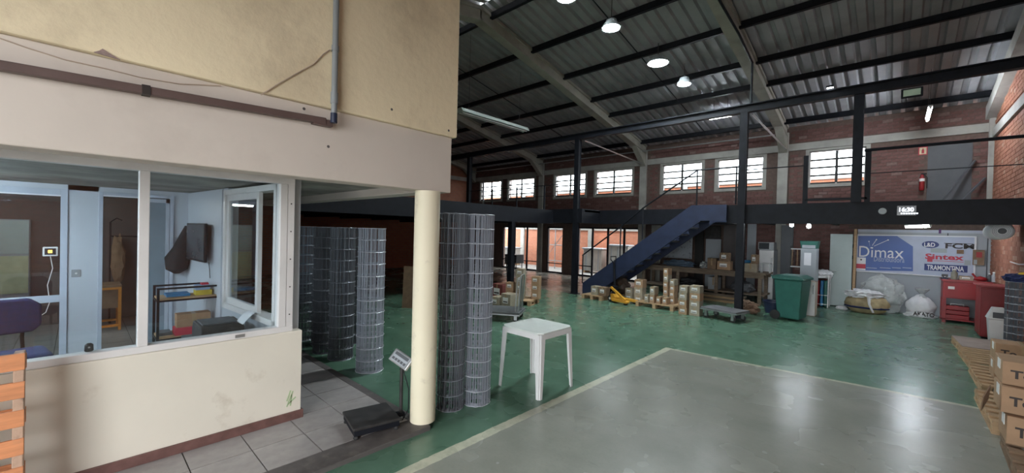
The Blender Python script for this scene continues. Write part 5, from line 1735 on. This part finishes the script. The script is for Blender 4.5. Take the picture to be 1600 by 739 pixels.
# things on the bench
def jar(px, r, h, m, label, name='jar', Y=13.65, cap=None):
    a_ = ony(px, 430, Y).x
    t_ = thing(name, label, name.replace('_', ' '), (a_, Y, 0.971))
    MB().lathe([(r * 0.95, 0), (r, h * 0.1), (r, h * 0.7), (r * 0.55, h * 0.85), (r * 0.5, h)], (0, 0, 0), 16).build('body', m, t_, smooth=True)
    MB().lathe([(r * 0.55, h), (r * 0.55, h * 1.12), (r * 0.3, h * 1.14)], (0, 0, 0), 12).build('cap', cap or m_label, t_, smooth=True)


jar(1491, 0.055, 0.21, mat('khaki_can', (0.20, 0.19, 0.15), 0.5), 'khaki can standing on the red workbench', 'can')
jar(1546, 0.03, 0.16, m_dpanel, 'dark bottle on the red workbench', 'bottle')
jar(1553, 0.04, 0.19, m_panel, 'grey bottle with a white cap on red workbench', 'bottle')
jar(1453, 0.03, 0.12, m_card3, 'small brown jar at the end of the red workbench', 'jar', 13.6) if False else None
a = ony(1508, 430, 13.65).x
carton('flat labelled carton lying on the red workbench', a - 0.09, a + 0.12, 13.6, 13.8, 0.971, 1.06, m_card2, 'things on the red workbench', 'label')
t = thing('red_grinder', 'red hand tool lying on the red workbench', 'tool', (ony(1532, 430, 13.6).x, 13.6, 0.971))
MB().blob((0, 0, 0.05), (0.10, 0.06, 0.055), 0.15, 2, 4, 3, 0.0).build('motor_body', m_red, t, smooth=True)
MB().tube([(-0.06, 0, 0.06), (-0.12, 0, 0.16)], 0.018, 8).build('grip', m_red, t, smooth=True)
t = thing('bench_vise', 'dark bench vise on the red workbench corner', 'vise', (ony(1476, 430, 13.55).x, 13.55, 0.971))
MB().box(-0.06, 0.06, -0.04, 0.06, 0, 0.03).box(-0.03, 0.03, -0.02, 0.05, 0.03, 0.09).build('base', m_navy, t, bevel=0.006)
MB().box(-0.05, 0.05, -0.05, -0.02, 0.05, 0.11).build('jaw', m_dksteel, t)
MB().tube([(0, -0.12, 0.06), (0, -0.04, 0.06)], 0.01, 6).build('screw', m_steel, t)
t = thing('red_cabinet', 'tall dark red cabinet standing before the red workbench', 'cabinet', (1.20, 11.75, 0))
MB().box(0, 0.36, 0, 0.7, 0.04, 0.98).build('body', m_red, t, bevel=0.006)
MB().box(-0.04, 0.37, -0.02, 0.72, 0.98, 1.01).build('top', m_redlid, t, bevel=0.005)
MB().box(0.02, 0.34, -0.012, 0, 0.08, 0.95).build('door', m_red, t, bevel=0.004)
MB().box(0.03, 0.33, 0.03, 0.67, 0.0, 0.04).build('plinth', m_black, t)
# white swing bin
p = onz(1566, 531)
t = thing('white_swing_bin', 'white swing-lid bin between red cabinet and wire roll', 'bin', (1.34, 11.14, 0))
taper(MB(), 0, 0.48, 0.09, 0.09, 0.12, 0.12).build('body', m_plastic, t, bevel=0.015)
taper(MB(), 0.48, 0.68, 0.135, 0.135, 0.07, 0.07).build('lid', m_plastic, t, bevel=0.01)
MB().box(-0.07, 0.07, -0.128, -0.12, 0.5, 0.6).build('flap', m_dpanel, t)
# hanging film roll
a = ony(1566, 361, 10.75)
t = thing('film_roll', 'white plastic film roll hanging under the mezzanine', 'film roll', (a.x, 10.75, a.z))
MB().lathe([(0.05, 0), (0.12, 0.0), (0.145, 0.03), (0.145, 0.75), (0.12, 0.78), (0.05, 0.78)], (0, 0, 0), 28, 'y').build('film', m_sack, t, smooth=True)
MB().lathe([(0.05, -0.01), (0.05, 0.79)], (0, 0, 0), 16, 'y').build('core', m_dpanel, t)
for r_ in (0.07, 0.09, 0.11):
    MB().tube([(r_ * math.cos(i * math.pi / 10), -0.002, r_ * math.sin(i * math.pi / 10)) for i in range(20)], 0.004, 5, True).build('film_edge', m_panel, t)
for y in (0.1, 0.48):
    MB().tube([(0, y, 0.14), (0, y, 2.44 - a.z)], 0.006, 6).build('hanger', m_dksteel, t)
# white cable on the right wall
wl_ = [onx(x, y, RX - 0.03) for x, y in ((1579, 409), (1585, 411), (1592, 413), (1600, 413))]
tag(MB().tube([tuple(q) for q in wl_], 0.012, 6).build('white_cable', m_plastic, smooth=True), 'white cable looping along the tan brick side wall', 'cable')

# ------------------------------------------------------------------ pallets and marked cartons along the tan brick wall
GP = 'pallets along the tan brick wall'
pallet('wooden pallet under the three-high stack of marked cartons', (1.14, 5.05, 0), 1.3, 0.86, R(-2), m_card3, GP)
pallet('wooden pallet between the three-high stack and the carton pair', (1.14, 6.55, 0), 1.2, 0.86, 0, m_wood, GP)
pallet('wooden pallet carrying the pair of marked cartons', (1.18, 8.0, 0), 1.2, 0.78, 0, m_wood, GP)
pallet('wooden pallet under the big wire roll by the tan brick wall', (1.19, 9.3, 0), 1.1, 0.78, R(2), m_wood, GP)
pallet('empty wooden pallet covered by a flat sheet beside red cabinet', (1.16, 10.36, 0), 1.0, 0.72, R(3), m_wood, GP)
tag(MB().box(-0.36, 0.36, -0.5, 0.5, 0, 0.012).build('flat_sheet', mat('pink_grey_board', (0.34, 0.27, 0.24), 0.6), loc=(1.16, 10.36, 0.122), rot=(0, 0, R(3))), 'flat pinkish board lying on the empty pallet', 'board')
GM = 'marked cartons along the tan brick wall'
carton('brown carton marked To at the bottom of the three-high stack', 0.72, 1.22, 5.38, 5.74, 0.121, 0.355, m_card, GM, 'To')
carton('brown carton marked To in the middle of the three-high stack', 0.69, 1.17, 5.43, 5.79, 0.364, 0.585, m_card, GM, 'To')
carton('brown carton marked To on top of the three-high stack', 0.70, 1.22, 5.50, 5.88, 0.590, 0.79, m_card, GM, 'To')
carton('brown carton marked To lying lower in the pair by the wire roll', 0.93, 1.38, 7.85, 8.2, 0.121, 0.34, m_card, GM, 'To')
carton('brown carton marked To lying upper in the pair by the wire roll', 0.94, 1.40, 7.90, 8.25, 0.345, 0.56, m_card, GM, 'To')
t = tag(MB().box(-0.09, 0.09, -0.004, 0.004, 0, 0.16).build('torn_flap', m_card3, loc=(0.60, 5.45, 0.39), rot=(R(10), R(-25), R(70))), 'torn dark cardboard flap sticking out of the three-high carton stack', 'cardboard')
wire_roll('wire_mesh_roll', 'wire mesh roll standing on a pallet by the tan brick wall', (1.33, 9.15, 0.121), 0.165, 1.15, m_wire_dk, 'wire mesh rolls by the tan brick wall', 9, 7, 0.1)
t = thing('draped_jacket', 'navy jacket with yellow patch draped over the wire roll', 'jacket', (1.34, 9.15, 1.272))
MB().blob((0, 0, 0.04), (0.19, 0.19, 0.08), 0.3, 2.6, 3, 4, 0.0).build('cloth', m_navycloth, t, smooth=True)
MB().blob((0.03, -0.05, 0.11), (0.10, 0.09, 0.04), 0.25, 3, 6, 3).build('yellow_patch', mat('yellow_cloth', (0.55, 0.36, 0.03), 0.8), t, smooth=True)

# ------------------------------------------------------------------ pieces that belong to a part rather than to the whole thing
SUB = (('handle', 'door'), ('notice', 'door'), ('paper_tag', 'drawer_front'), ('print_line', 'paper_label'), ('screen', 'bezel'), ('strap', 'pouch'), ('side_pocket', 'pouch'),
       ('handle', 'pail'), ('digits', 'housing'), ('indicator', 'housing'), ('tied_neck', 'sack_body'), ('lens', 'reflector'), ('hub', 'steer_wheel'), ('flap', 'lid'), ('sticker', 'body'), ('core', 'film'), ('film_edge', 'film'))
by = {}
for o in list(COL.objects):
    if o.parent and o.parent.type == 'EMPTY' and 'category' in o.parent:
        by.setdefault(o.parent.name, []).append(o)
for grp in by.values():
    for cn, pn in SUB:
        ps = [o for o in grp if o.name.split('.')[0] == pn]
        if ps:
            for i, o in enumerate([o for o in grp if o.name.split('.')[0] == cn]):
                o.parent = ps[min(i, len(ps) - 1)]
